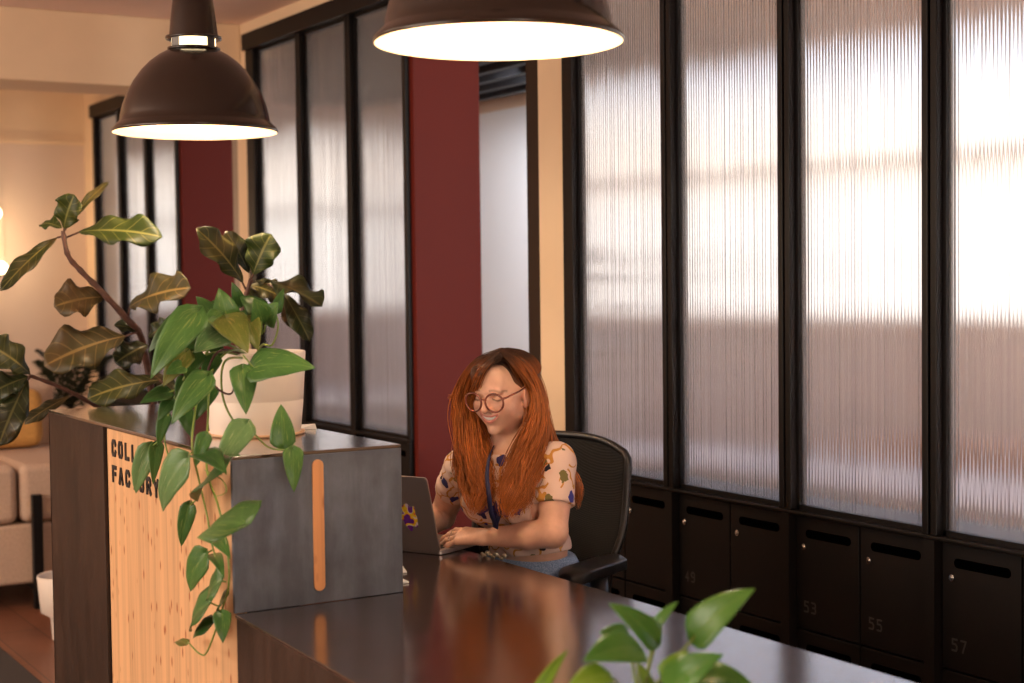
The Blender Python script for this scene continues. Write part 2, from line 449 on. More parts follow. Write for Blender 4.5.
area('lounge_fill', (-9.2, 0.6, 2.75), 1.6, 14, (1.0, 0.76, 0.58), (0, 0, 0), 2.2)  # unseen fill added to brighten the far lounge wall
area('hall_area_fill', (-5.6, -1.8, 2.75), 3.0, 60, (1.0, 0.80, 0.62), (0, 0, 0), 1.2)  # unseen overhead fill added for the hall

# ------------------------------------------------------------------ furniture of the room behind the glass
wd = simple('bench_wood', lin((190, 128, 72)), 0.5); wt_ = simple('white_laminate', lin((225, 222, 222)), 0.4); dk = simple('dark_upholstery', (0.03, 0.028, 0.03), 0.8)
def table(x0, x1, y0, y1, z, label, top):
    r = empty('meeting_table', (x0, y0, 0), label=label, cat='table')
    MB().box(0, x1 - x0, 0, y1 - y0, z - 0.03, z).build('table_top', top, r, bevel=0.004)
    for a in (0.06, x1 - x0 - 0.06):
        for b in (0.06, y1 - y0 - 0.06): MB().box(a - 0.025, a + 0.025, b - 0.025, b + 0.025, 0, z - 0.03).build('leg', M['black_frame'], r, bevel=0.003)
    return r
table(-5.4, -1.6, 3.75, 4.35, 0.74, 'long white table blurred behind the reeded glass over the lockers', wt_)
table(-11.0 + 0.8, -7.2 - 1.2, 3.9, 4.5, 0.74, 'white table blurred behind the reeded glass left of the red doorway', wt_)
bn = empty('bench', (-4.6, 4.75, 0), label='orange wooden bench blurred behind the glass, beyond the long white table', cat='bench')
MB().box(0, 4.2, 0, 0.42, 0.70, 0.79).build('seat', wd, bn, bevel=0.01)
for x in (0.1, 2.1, 4.1): MB().box(x - 0.03, x + 0.03, 0.04, 0.38, 0, 0.70).build('leg', wd, bn, bevel=0.004)
point('hall_point_fill', (-6.0, -0.9, 2.1), 20, (1.0, 0.80, 0.60), 0.25)  # added fill to lift the ceiling and beam, no fixture here
# ------------------------------------------------------------------ stroke lettering
STROKES = {
 'C': [[(1,.8),(.8,1),(.2,1),(0,.8),(0,.62)],[(0,.42),(0,.2),(.2,0),(.8,0),(1,.2)]],
 'O': [[(.42,1),(.2,1),(0,.8),(0,.2),(.2,0),(.42,0)],[(.58,0),(.8,0),(1,.2),(1,.8),(.8,1),(.58,1)]],
 'L': [[(0,1),(0,0),(.9,0)]],
 'A': [[(0,0),(.45,1),(.55,1),(1,0)],[(.22,.33),(.78,.33)]],
 'B': [[(0,0),(0,1),(.7,1),(.95,.85),(.95,.65),(.7,.52),(.15,.52)],[(.7,.52),(1,.38),(1,.15),(.75,0),(.15,0)]],
 'F': [[(0,0),(0,1),(.95,1)],[(.15,.52),(.8,.52)]],
 'T': [[(0,1),(1,1)],[(.5,.86),(.5,0)]],
 'R': [[(0,0),(0,1),(.7,1),(.98,.85),(.98,.65),(.7,.5),(.2,.5)],[(.55,.45),(1,0)]],
 'Y': [[(0,1),(.5,.48),(1,1)],[(.5,.4),(.5,0)]],
 '3': [[(0,1),(.8,1),(1,.85),(1,.65),(.7,.52),(.3,.52)],[(.7,.52),(1,.38),(1,.15),(.8,0),(0,0)]],
 '5': [[(1,1),(.05,1),(.05,.58),(.7,.58),(1,.42),(1,.15),(.8,0),(0,0)]],
 '7': [[(0,1),(1,1),(.35,0)]],
 '9': [[(1,.5),(.2,.5),(0,.65),(0,.85),(.2,1),(.8,1),(1,.85),(1,.2),(.8,0),(.1,0)]],
 '4': [[(.75,0),(.75,1),(0,.3),(1,.3)]],
}
def letter(ch, w, h, th, dep):
    """one letter in the XZ plane, facing -Y, lower left at the origin"""
    mb = MB()
    for st in STROKES[ch]:
        pts = [(x * (w - th) + th / 2, z * (h - th) + th / 2) for x, z in st]
        L = []; Rr = []
        for i, p in enumerate(pts):
            if i == 0: d = Vector((pts[1][0]-p[0], pts[1][1]-p[1])).normalized(); m = 1; nrm = Vector((-d.y, d.x)); ext = -d * th / 2 * 0.98
            elif i == len(pts) - 1: d = Vector((p[0]-pts[-2][0], p[1]-pts[-2][1])).normalized(); nrm = Vector((-d.y, d.x)); m = 1; ext = d * th / 2 * 0.98
            else:
                d1 = Vector((p[0]-pts[i-1][0], p[1]-pts[i-1][1])).normalized(); d2 = Vector((pts[i+1][0]-p[0], pts[i+1][1]-p[1])).normalized()
                n1 = Vector((-d1.y, d1.x)); n2 = Vector((-d2.y, d2.x)); nrm = (n1 + n2).normalized(); m = min(1.6, 1 / max(0.4, nrm.dot(n1))); ext = Vector((0, 0))
            q = Vector(p) + ext
            L.append(q + nrm * th / 2 * m); Rr.append(q - nrm * th / 2 * m)
        n = len(L)
        vs = [(v.x, 0, v.y) for v in L] + [(v.x, 0, v.y) for v in Rr] + [(v.x, -dep, v.y) for v in L] + [(v.x, -dep, v.y) for v in Rr]
        fs = []
        for i in range(n - 1):
            fs += [(i, i+1, n+i+1, n+i), (2*n+i, 3*n+i, 3*n+i+1, 2*n+i+1), (i, 2*n+i, 2*n+i+1, i+1), (n+i, n+i+1, 3*n+i+1, 3*n+i)]
        fs += [(0, n, 3*n, 2*n), (n-1, 3*n-1, 4*n-1, 2*n-1)]
        mb.add(vs, fs)
    return mb

# ------------------------------------------------------------------ reception desk
desk = empty('reception_desk', (-3.13, 1.19, 0), label='long dark steel reception desk with a raised box end, pine front panel and lettering', cat='desk')
DX, DY = -3.13, 1.19
def D(mb, x0, x1, y0, y1, z0, z1): mb.box(x0 - DX, x1 - DX, y0 - DY, y1 - DY, z0, z1)
# worktop, front edge runs out slightly towards the entrance end
ZT = 0.75
ye = 1.19 - 0.04 * 2.0
poly = [(0, 0), (2.0, ye - DY), (2.0, 0.80), (-1.51, 0.80), (-1.51, 0.41), (0.0, 0.41)]
MB().prism(poly, ZT - 0.008, ZT).build('worktop', M['steel_top'], desk, bevel=0.002)
# front panel below the worktop
MB().prism([(0.004, 0.002), (1.99, ye - DY + 0.002), (1.99, ye - DY + 0.03), (0.004, 0.03)], 0.0, ZT - 0.008).build('front_panel', M['steel_brown'], desk, bevel=0.001)
m = MB(); D(m, -1.14, -1.12, 1.15, 1.97, 0, ZT - 0.008); m.build('end_panel', M['steel_brown'], desk, bevel=0.002)
# raised box (hutch)
HT = 1.093; th = 0.006
m = MB(); D(m, -4.65, -3.13, 1.19, 1.60, HT - 0.008, HT); m.build('hutch_top', M['steel_top'], desk, bevel=0.0015)
m = MB(); D(m, -3.142, -3.13, 1.19, 1.60, ZT + 0.0005, HT - 0.008); m.build('hutch_end_plate', M['steel_grey'], desk, bevel=0.0015)
m = MB(); D(m, -4.65, -4.09, 1.19, 1.20, 0.0, HT - 0.008); D(m, -4.65, -4.64, 1.19, 1.60, 0, HT - 0.008)
m.build('hutch_side_sheet', M['steel_brown'], desk, bevel=0.001)
m = MB(); D(m, -4.64, -3.142, 1.588, 1.60, ZT, HT - 0.008); m.build('hutch_back', M['steel_grey'], desk)
m = MB(); D(m, -4.64, -4.62, 1.61, 1.98, 0, ZT - 0.008); m.build('end_panel', M['steel_brown'], desk, bevel=0.001)
m = MB(); D(m, -4.082, -3.134, 1.199, 1.22, 0.0, HT - 0.012); m.build('pine_panel', M['pine'], desk, bevel=0.001)
# wooden inlay grip in the end plate
a = PX(315, 463, -3.13); b = PX(322, 595, -3.13)
yc = (a.y + b.y) / 2; hw_ = 0.0135
pts = []
z0, z1 = 0.778, 1.073
for k in range(13): t = PI * k / 12; pts.append((math.cos(t) * hw_, z1 - hw_ + math.sin(t) * hw_))
for k in range(13): t = PI + PI * k / 12; pts.append((math.cos(t) * hw_, z0 + hw_ + math.sin(t) * hw_))
Mx = Matrix(((0, 0, 1, 0), (1, 0, 0, yc - DY), (0, 1, 0, 0), (0, 0, 0, 1)))
g = MB().prism(pts, -0.004, 0.004, M=Mx).build('wooden_grip', M['handle_wood'], desk, bevel=0.0015)
g['label'] = 'long rounded wooden grip'
# lettering on the pine
for txt, zr in (('COLLAB', 1.010), ('FACTORY', 0.9405)):
    for i, ch in enumerate(txt):
        mb = letter(ch, 0.037, 0.046, 0.0105, 0.0035)
        o = mb.build('letter', M['letter_black'], desk)
        o.location = (-4.035 + 0.0575 * i - DX, 1.1995 - DY, zr)

# ------------------------------------------------------------------ pendant lamps
def make_lamp(label):
    root = empty('pendant_lamp', label=label, cat='lamp', group='dome pendant lamps over the desk')
    outer = [(0.070, 0.262), (0.085, 0.258), (0.105, 0.246), (0.132, 0.224), (0.158, 0.195), (0.183, 0.158), (0.203, 0.118), (0.217, 0.078), (0.224, 0.045), (0.226, 0.026), (0.232, 0.020), (0.244, 0.008), (0.250, 0.0), (0.2505, -0.006), (0.247, -0.009)]
    inner_s = [(0.247, -0.009), (0.243, -0.004), (0.238, 0.004), (0.225, 0.014), (0.218, 0.024), (0.216, 0.045), (0.209, 0.078), (0.195, 0.118), (0.175, 0.156), (0.150, 0.190), (0.124, 0.218), (0.098, 0.238), (0.070, 0.250)]
    MB().lathe(outer, 72).build('lamp_shade', M['lamp_black'], root)
    MB().lathe(inner_s, 72).build('reflector', M['lamp_inner'], root)
    c = MB()
    c.lathe([(0.070, 0.262), (0.079, 0.262), (0.079, 0.270), (0.072, 0.270), (0.070, 0.262)], 48)
    for k in range(4):
        a0 = 2 * PI * k / 4 + PI / 4 - math.radians(21)
        Mz = Matrix.Rotation(a0, 4, 'Z')
        seg = []
        for q in range(5): t = -0.19 + 0.38 * q / 4; seg.append((0.0775 * math.cos(t), 0.0775 * math.sin(t)))
        for q in range(5): t = 0.19 - 0.38 * q / 4; seg.append((0.073 * math.cos(t), 0.073 * math.sin(t)))
        c.prism(seg, 0.266, 0.302, M=Mz)
    c.lathe([(0.070, 0.298), (0.084, 0.298), (0.085, 0.303), (0.084, 0.307), (0.074, 0.308), (0.070, 0.305)], 48)
    c.build('vented_collar', M['lamp_black'], root)
    MB().lathe([(0.066, 0.2685), (0.066, 0.304)], 40).build('collar_glass', M['lamp_glass'], root)
    MB().lathe([(0.074, 0.306), (0.070, 0.345), (0.064, 0.40), (0.059, 0.44), (0.050, 0.455), (0.02, 0.465), (0.014, 0.49), (0.0, 0.49)], 48).build('neck', M['lamp_black'], root)
    MB().tube([(0, 0, 0.48), (0, 0, (CEIL - 1.948) / 0.92)], 0.006, 8).lathe([(0.0, 0.90), (0.05, 0.905), (0.055, 0.947), (0, 0.947)], 24).build('cable', M['lamp_black'], root)
    MB().sphere((0, 0, 0.10), 0.045, 20, sc=(1, 1, 1.1)).build('bulb', M['bulb'], root)
    return root
ZR = 1.935
lampA = make_lamp('large dark dome pendant lamp nearest the camera, cut by the top of the picture')
lampA.location = (-2.63, 1.575, ZR + 0.012); lampA.scale = (1, 1, 0.92)
lampB = copy_tree(lampA)
lampB.location = (-4.515, 1.62, ZR + 0.001)
lampB['label'] = 'smaller-looking whole dark dome pendant lamp above the fiddle leaf plant'
for x, yy in ((-2.63, 1.575), (-4.515, 1.62)):
    point('lamp_light', (x, yy, ZR + 0.045), 15, (1.0, 0.80, 0.56), 0.05)

# ------------------------------------------------------------------ lockers
LW = 0.2615; LH = 0.335
def make_locker(label, number=None):
    root = empty('locker', label=label, cat='locker', group='black lockers under the glazed wall')
    d = MB().box(0.003, LW - 0.003, -0.004, 0.018, 0.003, LH - 0.003)
    door = d.build('door', M['locker_black'], root, bevel=0.002)
    # post slot: flat black plate, shade of the opening put into its colour
    def rr(hw, hh):
        p = []
        for k in range(9): t = -PI/2 + PI * k / 8; p.append((hw - hh + math.cos(t) * hh, math.sin(t) * hh))
        for k in range(9): t = PI/2 + PI * k / 8; p.append((-hw + hh + math.cos(t) * hh, math.sin(t) * hh))
        return p
    Ms = Matrix(((1, 0, 0, LW / 2 + 0.005), (0, 0, 1, 0), (0, 1, 0, LH - 0.052), (0, 0, 0, 1)))
    MB().prism(rr(0.092, 0.0125), -0.0048, -0.0038, M=Ms).build('slot', M['slot_shade'], door)
    Ml = Matrix(((1, 0, 0, 0.038), (0, 0, 1, 0), (0, 1, 0, LH - 0.092), (0, 0, 0, 1)))
    lk = MB(); c = [(math.cos(2*PI*k/16) * 0.0085, math.sin(2*PI*k/16) * 0.0095) for k in range(16)]
    lk.prism(c, -0.010, -0.004, M=Ml); c2 = [(x * 0.6, y * 0.6) for x, y in c]; lk.prism(c2, -0.013, -0.010, M=Ml)
    lk.build('lock', M['chrome'], door, bevel=0.001)
    if number:
        nb = MB()
        for i, ch in enumerate(number):
            q = letter(ch, 0.020, 0.034, 0.005, 0.0008)
            nb.add([(v.x + 0.035 + 0.030 * i, v.y - 0.004, v.z + 0.052) for v in q.v], q.f)
        nb.build('number', M['number_grey'], door)
    return root
nums = {4: None, 2: '49', 6: '53', 7: '55', 8: '57'}
names_up = ['first from the cream pier', 'second from the cream pier, behind the office chair', 'second column after the chair', 'third column after the chair', 'left of the one marked 53', '', '', '']
labels_top = {
 0: 'black locker door in the top row right next to the cream pier, behind the woman',
 1: 'black top row locker just right of the office chair back',
 2: 'black top row locker with faint number 49, right of the chair',
 3: 'unnumbered black top row locker between the ones marked 49 and 53',
 4: 'black top row locker with faint number 53 in the bottom left of its door',
 5: 'black top row locker with faint number 55 in the bottom left of its door',
 6: 'black top row locker with faint number 57, nearest whole door at the right',
 7: 'black top row locker cut off by the right edge of the picture'}
labels_bot = {
 0: 'black bottom row locker next to the cream pier, hidden low behind the chair',
 1: 'black bottom row locker just behind the office chair armrest',
 2: 'black bottom row locker right beneath the one marked 49',
 3: 'black bottom row locker beneath the unnumbered door, behind the young plant',
 4: 'black bottom row locker right beneath the one marked 53',
 5: 'black bottom row locker right beneath the one marked 55',
 6: 'black bottom row locker right beneath the one marked 57',
 7: 'black bottom row locker low at the right edge of the picture'}
num_i = {2: '49', 4: '53', 5: '55', 6: '57'}
for i in range(8):
    x = (-4.505, -3.945, -3.385, -2.825)[i // 2] + 0.0185 + 0.2615 * (i % 2)
    for row, lab in ((0, labels_top), (1, labels_bot)):
        lk = make_locker(lab[i], num_i.get(i) if row == 0 else None)
        lk.location = (x, W + 0.010, 0.776 - LH * (row + 1))
lk = make_locker('black locker door with a slot seen between the raised desk box and the red doorway')
lk.location = (-6.052, W + 0.010, 0.776 - LH)

# ------------------------------------------------------------------ office chair
def mat_mesh_fabric():
    t = NT('chair_mesh'); co = t.coords((1, 1, 1), 'Generated')
    w1 = t.node('ShaderNodeTexWave', i_Scale=26.0, i_Distortion=0.6); w1.inputs['Detail Scale'].default_value = 1.5
    w1.bands_direction = 'DIAGONAL'; t.link(co, w1.inputs[0])
    r = t.ramp(w1.outputs['Color'], [(0.3, (0.005, 0.005, 0.005)), (0.7, (0.016, 0.015, 0.0145))])
    t.set(Base_Color=r.outputs[0], Roughness=0.75); t.b.inputs['Specular IOR Level'].default_value = 0.25; t.bump(w1.outputs['Color'], 0.3, 0.002)
    return t.m
M['chair_mesh'] = mat_mesh_fabric()
M['chair_plastic'] = simple('chair_plastic', (0.014, 0.013, 0.013), 0.33, 0, 0.1, 20)
M['chair_fabric'] = simple('chair_fabric', (0.02, 0.02, 0.022), 0.8, 0, 0.2, 200, 0.3)
CF = Vector((0.40, -0.92, 0)).normalized(); CLft = Vector((0.92, 0.40, 0)).normalized()   # forward, and the sitter's left
chair_o = Vector((-3.622, 2.205, 0))
chair = empty('office_chair', chair_o, math.atan2(CF.y, CF.x) + PI / 2, 'black mesh back office chair the woman is sitting on', 'chair')
# local frame: -Y forward, +X the sitter's left ... (rotation maps -Y to CF)
def surf(fn, nu, nv, thick, name, mat, parent, bevel=0, mi=0):
    mb = MB(); vs = []; 
    for s in (0, 1):
        for i in range(nu + 1):
            for j in range(nv + 1):
                p, n = fn(i / nu, j / nv)
                vs.append(p + n * (thick / 2 if s == 0 else -thick / 2))
    N = (nu + 1) * (nv + 1); fs = []
    idx = lambda s, i, j: s * N + i * (nv + 1) + j
    for i in range(nu):
        for j in range(nv):
            fs.append((idx(0,i,j), idx(0,i+1,j), idx(0,i+1,j+1), idx(0,i,j+1))); fs.append((idx(1,i,j), idx(1,i,j+1), idx(1,i+1,j+1), idx(1,i+1,j)))
    for i in range(nu):
        fs.append((idx(0,i,0), idx(1,i,0), idx(1,i+1,0), idx(0,i+1,0))); fs.append((idx(0,i,nv), idx(0,i+1,nv), idx(1,i+1,nv), idx(1,i,nv)))
    for j in range(nv):
        fs.append((idx(0,0,j), idx(0,0,j+1), idx(1,0,j+1), idx(1,0,j))); fs.append((idx(0,nu,j), idx(1,nu,j), idx(1,nu,j+1), idx(0,nu,j+1)))
    mb.add(vs, fs, 0, True)
    return mb.build(name, mat, parent)
BW, BZ0, BZ1 = 0.252, 0.53, 1.015
def backshape(u, v):
    # superellipse-like outline: u across, v up
    z = BZ0 + (BZ1 - BZ0) * v
    zz = 2 * v - 1
    wtop = 1 - max(0, (v - 0.88) / 0.12) ** 3 * 0.25
    wbot = 0.78 + 0.22 * min(1, v / 0.45)
    wd = BW * wtop * wbot
    x = (2 * u - 1) * wd
    if v > 0.8: z -= 0.02 * abs(2 * u - 1) ** 3 * ((v - 0.8) / 0.2)
    y = 0.20 - 0.055 * (x / BW) ** 2 + 0.05 * (v - 0.35) - 0.045 * math.exp(-((v - 0.25) / 0.22) ** 2) + 0.02
    return Vector((x, y, z)), Vector((0.45 * x / BW, 1, 0)).normalized()
surf(backshape, 20, 24, 0.006, 'backrest', M['chair_mesh'], chair)
edge = []
for k in range(25): edge.append(backshape(0, k / 24)[0])
for k in range(1, 21): edge.append(backshape(k / 20, 1)[0])
for k in range(1, 25): edge.append(backshape(1, 1 - k / 24)[0])
for k in range(1, 21): edge.append(backshape(1 - k / 20, 0)[0])
MB().tube(edge, 0.011, 8).build('back_frame', M['chair_plastic'], chair)
MB().tube([(0, 0.225, 0.70), (0, 0.25, 0.60), (0, 0.22, 0.48), (0, 0.08, 0.40), (0, 0, 0.39)], [0.03, 0.028, 0.03, 0.032, 0.035], 10).build('back_support', M['chair_plastic'], chair)
def seatfn(u, v):
    x = (2 * u - 1) * 0.25; y = 0.20 - 0.47 * v
    q = min(1, ((abs(2*u-1)) ** 4 + abs(2*v-1) ** 4) ** 0.25)
    k = 1 - 0.12 * (abs(2*u-1) ** 3) * (abs(2*v-1) ** 3)
    return Vector((x * k, y * (k if v > .5 else 1), 0.455 - 0.02 * (abs(2*v-1)) ** 6 - 0.006 * math.cos((2*u-1) * 1.5))), Vector((0, 0, 1))
surf(seatfn, 14, 14, 0.05, 'seat', M['chair_fabric'], chair, 0).modifiers.new('b', 'BEVEL').width = 0.015
for s, nm in ((1, 'left'), (-1, 'right')):
    ar = MB()
    path = [(s * 0.20, 0.02, 0.41), (s * 0.250, 0.03, 0.44), (s * 0.262, 0.035, 0.55), (s * 0.256, 0.02, 0.675)]
    ar.tube(path, [0.02, 0.022, 0.022, 0.026], 10)
    arm = ar.build('armrest', M['chair_plastic'], chair)
    def padfn(u, v, s=s):
        yy = 0.13 - 0.26 * v
        wd = 0.048 * (1 - 0.55 * max(0, (v - 0.75) / 0.25) ** 2.2 - 0.5 * max(0, (0.12 - v) / 0.12) ** 2)
        xx = s * 0.250 + (2 * u - 1) * wd
        return Vector((xx, yy, 0.694 - 0.010 * (2*u-1) ** 2 - 0.014 * max(0, (v - 0.7) / 0.3) ** 2)), Vector((0, 0, 1))
    pad = surf(padfn, 12, 20, 0.028, 'arm_pad', M['chair_plastic'], arm)
    bb = pad.modifiers.new('b', 'BEVEL'); bb.width = 0.011; bb.segments = 3
MB().tube([(0, 0, 0.42), (0, 0, 0.25), (0, 0, 0.10)], [0.03, 0.026, 0.026], 16).build('gas_column', M['chair_plastic'], chair)
for k in range(5):
    a = 2 * PI * k / 5 + 0.3; c, s = math.cos(a), math.sin(a)
    leg = MB().tube([(0.02*c, 0.02*s, 0.115), (0.16*c, 0.16*s, 0.10), (0.29*c, 0.29*s, 0.075)], [0.028, 0.022, 0.016], 8).build('base_leg', M['chair_plastic'], chair)
    cst = MB()
    for q in (-0.016, 0.016):
        T = Matrix.Translation((0.29*c - s*q, 0.29*s + c*q, 0.028)) @ Matrix.Rotation(a, 4, 'Z') @ Matrix.Rotation(PI/2, 4, 'X')
        cst.lathe([(0, -0.009), (0.024, -0.009), (0.0275, -0.005), (0.0275, 0.005), (0.024, 0.009), (0, 0.009)], 20, M=T)
    cst.tube([(0.29*c, 0.29*s, 0.03), (0.29*c, 0.29*s, 0.08)], 0.008, 8)
    cst.build('caster', M['chair_plastic'], leg)

# ------------------------------------------------------------------ laptop
M['alu'] = simple('aluminium', (0.46, 0.39, 0.37), 0.36, 0.75, 0.02, 8)
M['key_black'] = simple('key_black', (0.02, 0.02, 0.02), 0.5)
M['screen'] = simple('screen_dark', (0.01, 0.01, 0.012), 0.12)
hinge_r = PZ(441, 555.0, 0.752)                     # right end of the hinge as seen
lu = Vector((-0.44, 0.90, 0)).normalized()          # towards the typing side
lw_ = Vector((-0.90, -0.44, 0)).normalized()        # along the hinge, away to the left
LWID, LDEP = 0.305, 0.213
lap = empty('laptop', (0, 0, 0), label='open silver laptop with a bright round sticker on its lid, seen from behind', cat='laptop')
# matrix: local x along hinge, y towards the user, z up
LM = Matrix(((lw_.x, lu.x, 0, hinge_r.x), (lw_.y, lu.y, 0, hinge_r.y), (0, 0, 1, 0.7505), (0, 0, 0, 1)))
def rrect(x0, x1, y0, y1, r, n=6):
    p = []
    for cx, cy, a0 in ((x1 - r, y1 - r, 0), (x0 + r, y1 - r, PI/2), (x0 + r, y0 + r, PI), (x1 - r, y0 + r, 1.5*PI)):
        for k in range(n + 1): t = a0 + PI/2 * k / n; p.append((cx + r * math.cos(t), cy + r * math.sin(t)))
    return p
lap.matrix_world = LM
I4 = Matrix.Identity(4)
MB().prism(rrect(0, LWID, 0, LDEP, 0.012), 0.001, 0.0125).build('base', M['alu'], lap, bevel=0.0015)
MB().prism(rrect(0.018, LWID - 0.018, 0.022, 0.125, 0.003), 0.0125, 0.0129).build('keyboard_well', M['key_black'], lap)
kb = MB()
for r in range(5):
    for c in range(14):
        kb.box(0.021 + c * 0.019, 0.036 + c * 0.019, 0.026 + r * 0.0195, 0.042 + r * 0.0195, 0.0129, 0.0141)
kb.build('keys', M['key_black'], lap)
MB().prism(rrect(0.10, 0.205, 0.133, 0.203, 0.004), 0.0125, 0.0127).build('trackpad', M['alu'], lap)
tilt = math.radians(16)                              # lid leans back
LT = Matrix.Translation((0, 0.002, 0.010)) @ Matrix.Rotation(PI/2 + tilt, 4, 'X')
lid = MB().prism(rrect(0, LWID, 0.0, 0.210, 0.011), -0.0, 0.005, M=LT).build('lid', M['alu'], lap, bevel=0.001)
MB().prism(rrect(0.006, LWID - 0.006, 0.010, 0.203, 0.006), -0.0006, 0.0, M=LT).build('screen', M['screen'], lid)
# ------------------------------------------------------------------ signed distance field -> mesh
class Field:
    def __init__(s, lo, hi, h):
        s.h = h; s.lo = np.array(lo, float); s.n = np.ceil((np.array(hi) - s.lo) / h).astype(int) + 1
        s.phi = np.full(s.n, 0.05, np.float32)
    def _sub(s, lo, hi):
        a = np.clip(np.floor((np.array(lo) - s.lo) / s.h).astype(int), 0, s.n); b = np.clip(np.ceil((np.array(hi) - s.lo) / s.h).astype(int) + 1, 0, s.n)
        if np.any(b <= a): return None
        g = [np.arange(a[i], b[i]) * s.h + s.lo[i] for i in range(3)]
        X, Y, Z = np.meshgrid(*g, indexing='ij')
        return (slice(a[0], b[0]), slice(a[1], b[1]), slice(a[2], b[2])), X.astype(np.float32), Y.astype(np.float32), Z.astype(np.float32)
    def _apply(s, sl, d, k, op):
        a = s.phi[sl]
        if op == 'sub': d = -d; a2 = -a; k2 = k
        if op == 'add':
            if k > 0:
                hh = np.clip(0.5 + 0.5 * (d - a) / k, 0, 1); s.phi[sl] = d * (1 - hh) + a * hh - k * hh * (1 - hh)
            else: s.phi[sl] = np.minimum(a, d)
        else:                                     # subtract: max(a, -d0) smooth ; d already = -d0
            if k > 0:
                hh = np.clip(0.5 - 0.5 * (d - a) / k, 0, 1); s.phi[sl] = d * (1 - hh) + a * hh + k * hh * (1 - hh)
            else: s.phi[sl] = np.maximum(a, d)
    def cone(s, p, q, r1, r2, k=0.02, op='add'):
        p = np.array(p, float); q = np.array(q, float); m = max(r1, r2) + k + 0.055
        r = s._sub(np.minimum(p, q) - m, np.maximum(p, q) + m)
        if r is None: return s
        sl, X, Y, Z = r; d = q - p; L2 = float(d @ d) + 1e-12
        t = np.clip(((X - p[0]) * d[0] + (Y - p[1]) * d[1] + (Z - p[2]) * d[2]) / L2, 0, 1)
        dist = np.sqrt((X - p[0] - t * d[0]) ** 2 + (Y - p[1] - t * d[1]) ** 2 + (Z - p[2] - t * d[2]) ** 2) - (r1 + (r2 - r1) * t)
        s._apply(sl, dist, k, op); return s
    def ell(s, c, rad, Rm=None, k=0.02, op='add'):
        """Rm: 3 unit axes (rows) of the ellipsoid"""
        c = np.array(c, float); m = max(rad) + k + 0.055
        r = s._sub(c - m, c + m)
        if r is None: return s
        sl, X, Y, Z = r; X = X - c[0]; Y = Y - c[1]; Z = Z - c[2]
        if Rm is None: A = (X, Y, Z)
        else: A = [X * a[0] + Y * a[1] + Z * a[2] for a in Rm]
        k0 = np.sqrt(sum((A[i] / rad[i]) ** 2 for i in range(3))); k1 = np.sqrt(sum((A[i] / rad[i] ** 2) ** 2 for i in range(3))) + 1e-9
        s._apply(sl, k0 * (k0 - 1) / k1, k, op); return s
    def plane(s, c, n, k=0.0, box=None):
        """remove everything on the side n points to"""
        n = np.array(n, float); n /= np.linalg.norm(n); c = np.array(c, float)
        lo, hi = (s.lo, s.lo + s.n * s.h) if box is None else box
        r = s._sub(lo, hi)
        if r is None: return s
        sl, X, Y, Z = r
        d = (X - c[0]) * n[0] + (Y - c[1]) * n[1] + (Z - c[2]) * n[2]
        s.phi[sl] = np.maximum(s.phi[sl], d); return s
    def mesh(s):
        phi = s.phi; ins = phi < 0
        n = np.array(phi.shape)
        c = n - 1
        cnt = np.zeros(c, np.int8)
        for dx in (0, 1):
            for dy in (0, 1):
                for dz in (0, 1): cnt += ins[dx:dx+c[0], dy:dy+c[1], dz:dz+c[2]]
        act = (cnt > 0) & (cnt < 8)
        idx = np.argwhere(act); ids = np.full(c, -1, np.int64); ids[act] = np.arange(len(idx))
        acc = np.zeros((len(idx), 3)); w = np.zeros(len(idx))
        corners = [(a, b, d) for a in (0, 1) for b in (0, 1) for d in (0, 1)]
        val = {k: phi[idx[:, 0] + k[0], idx[:, 1] + k[1], idx[:, 2] + k[2]] for k in corners}
        for a in corners:
            for ax in range(3):
                if a[ax] == 1: continue
                b = list(a); b[ax] = 1; b = tuple(b)
                va, vb = val[a], val[b]; m = (va < 0) != (vb < 0)
                t = np.where(m, va / np.where(m, va - vb, 1), 0)
                pt = np.tile(np.array(a, float), (len(idx), 1)); pt[:, ax] += t
                acc[m] += pt[m]; w[m] += 1
        V = (idx + acc / w[:, None]) * s.h + s.lo
        F = []
        for ax in range(3):
            u, v = [(1, 2), (2, 0), (0, 1)][ax]
            sl0 = [slice(1, c[i]) for i in range(3)]; sl0[ax] = slice(0, c[ax])
            sl1 = list(sl0); sl1[ax] = slice(1, c[ax] + 1)
            A = ins[tuple(sl0)]; B = ins[tuple(sl1)]
            cr = np.argwhere(A != B)
            if len(cr) == 0: continue
            off = np.array([1, 1, 1]); off[ax] = 0
            g = cr + off
            flip = A[cr[:, 0], cr[:, 1], cr[:, 2]]
            e = np.zeros(3, int); 
            def at(du, dv):
                q = g.copy(); q[:, u] -= du; q[:, v] -= dv
                return ids[q[:, 0], q[:, 1], q[:, 2]]
            q = np.stack([at(1, 1), at(0, 1), at(0, 0), at(1, 0)], 1)
            q[~flip] = q[~flip][:, ::-1]
            F.append(q)
        return V, np.concatenate(F)
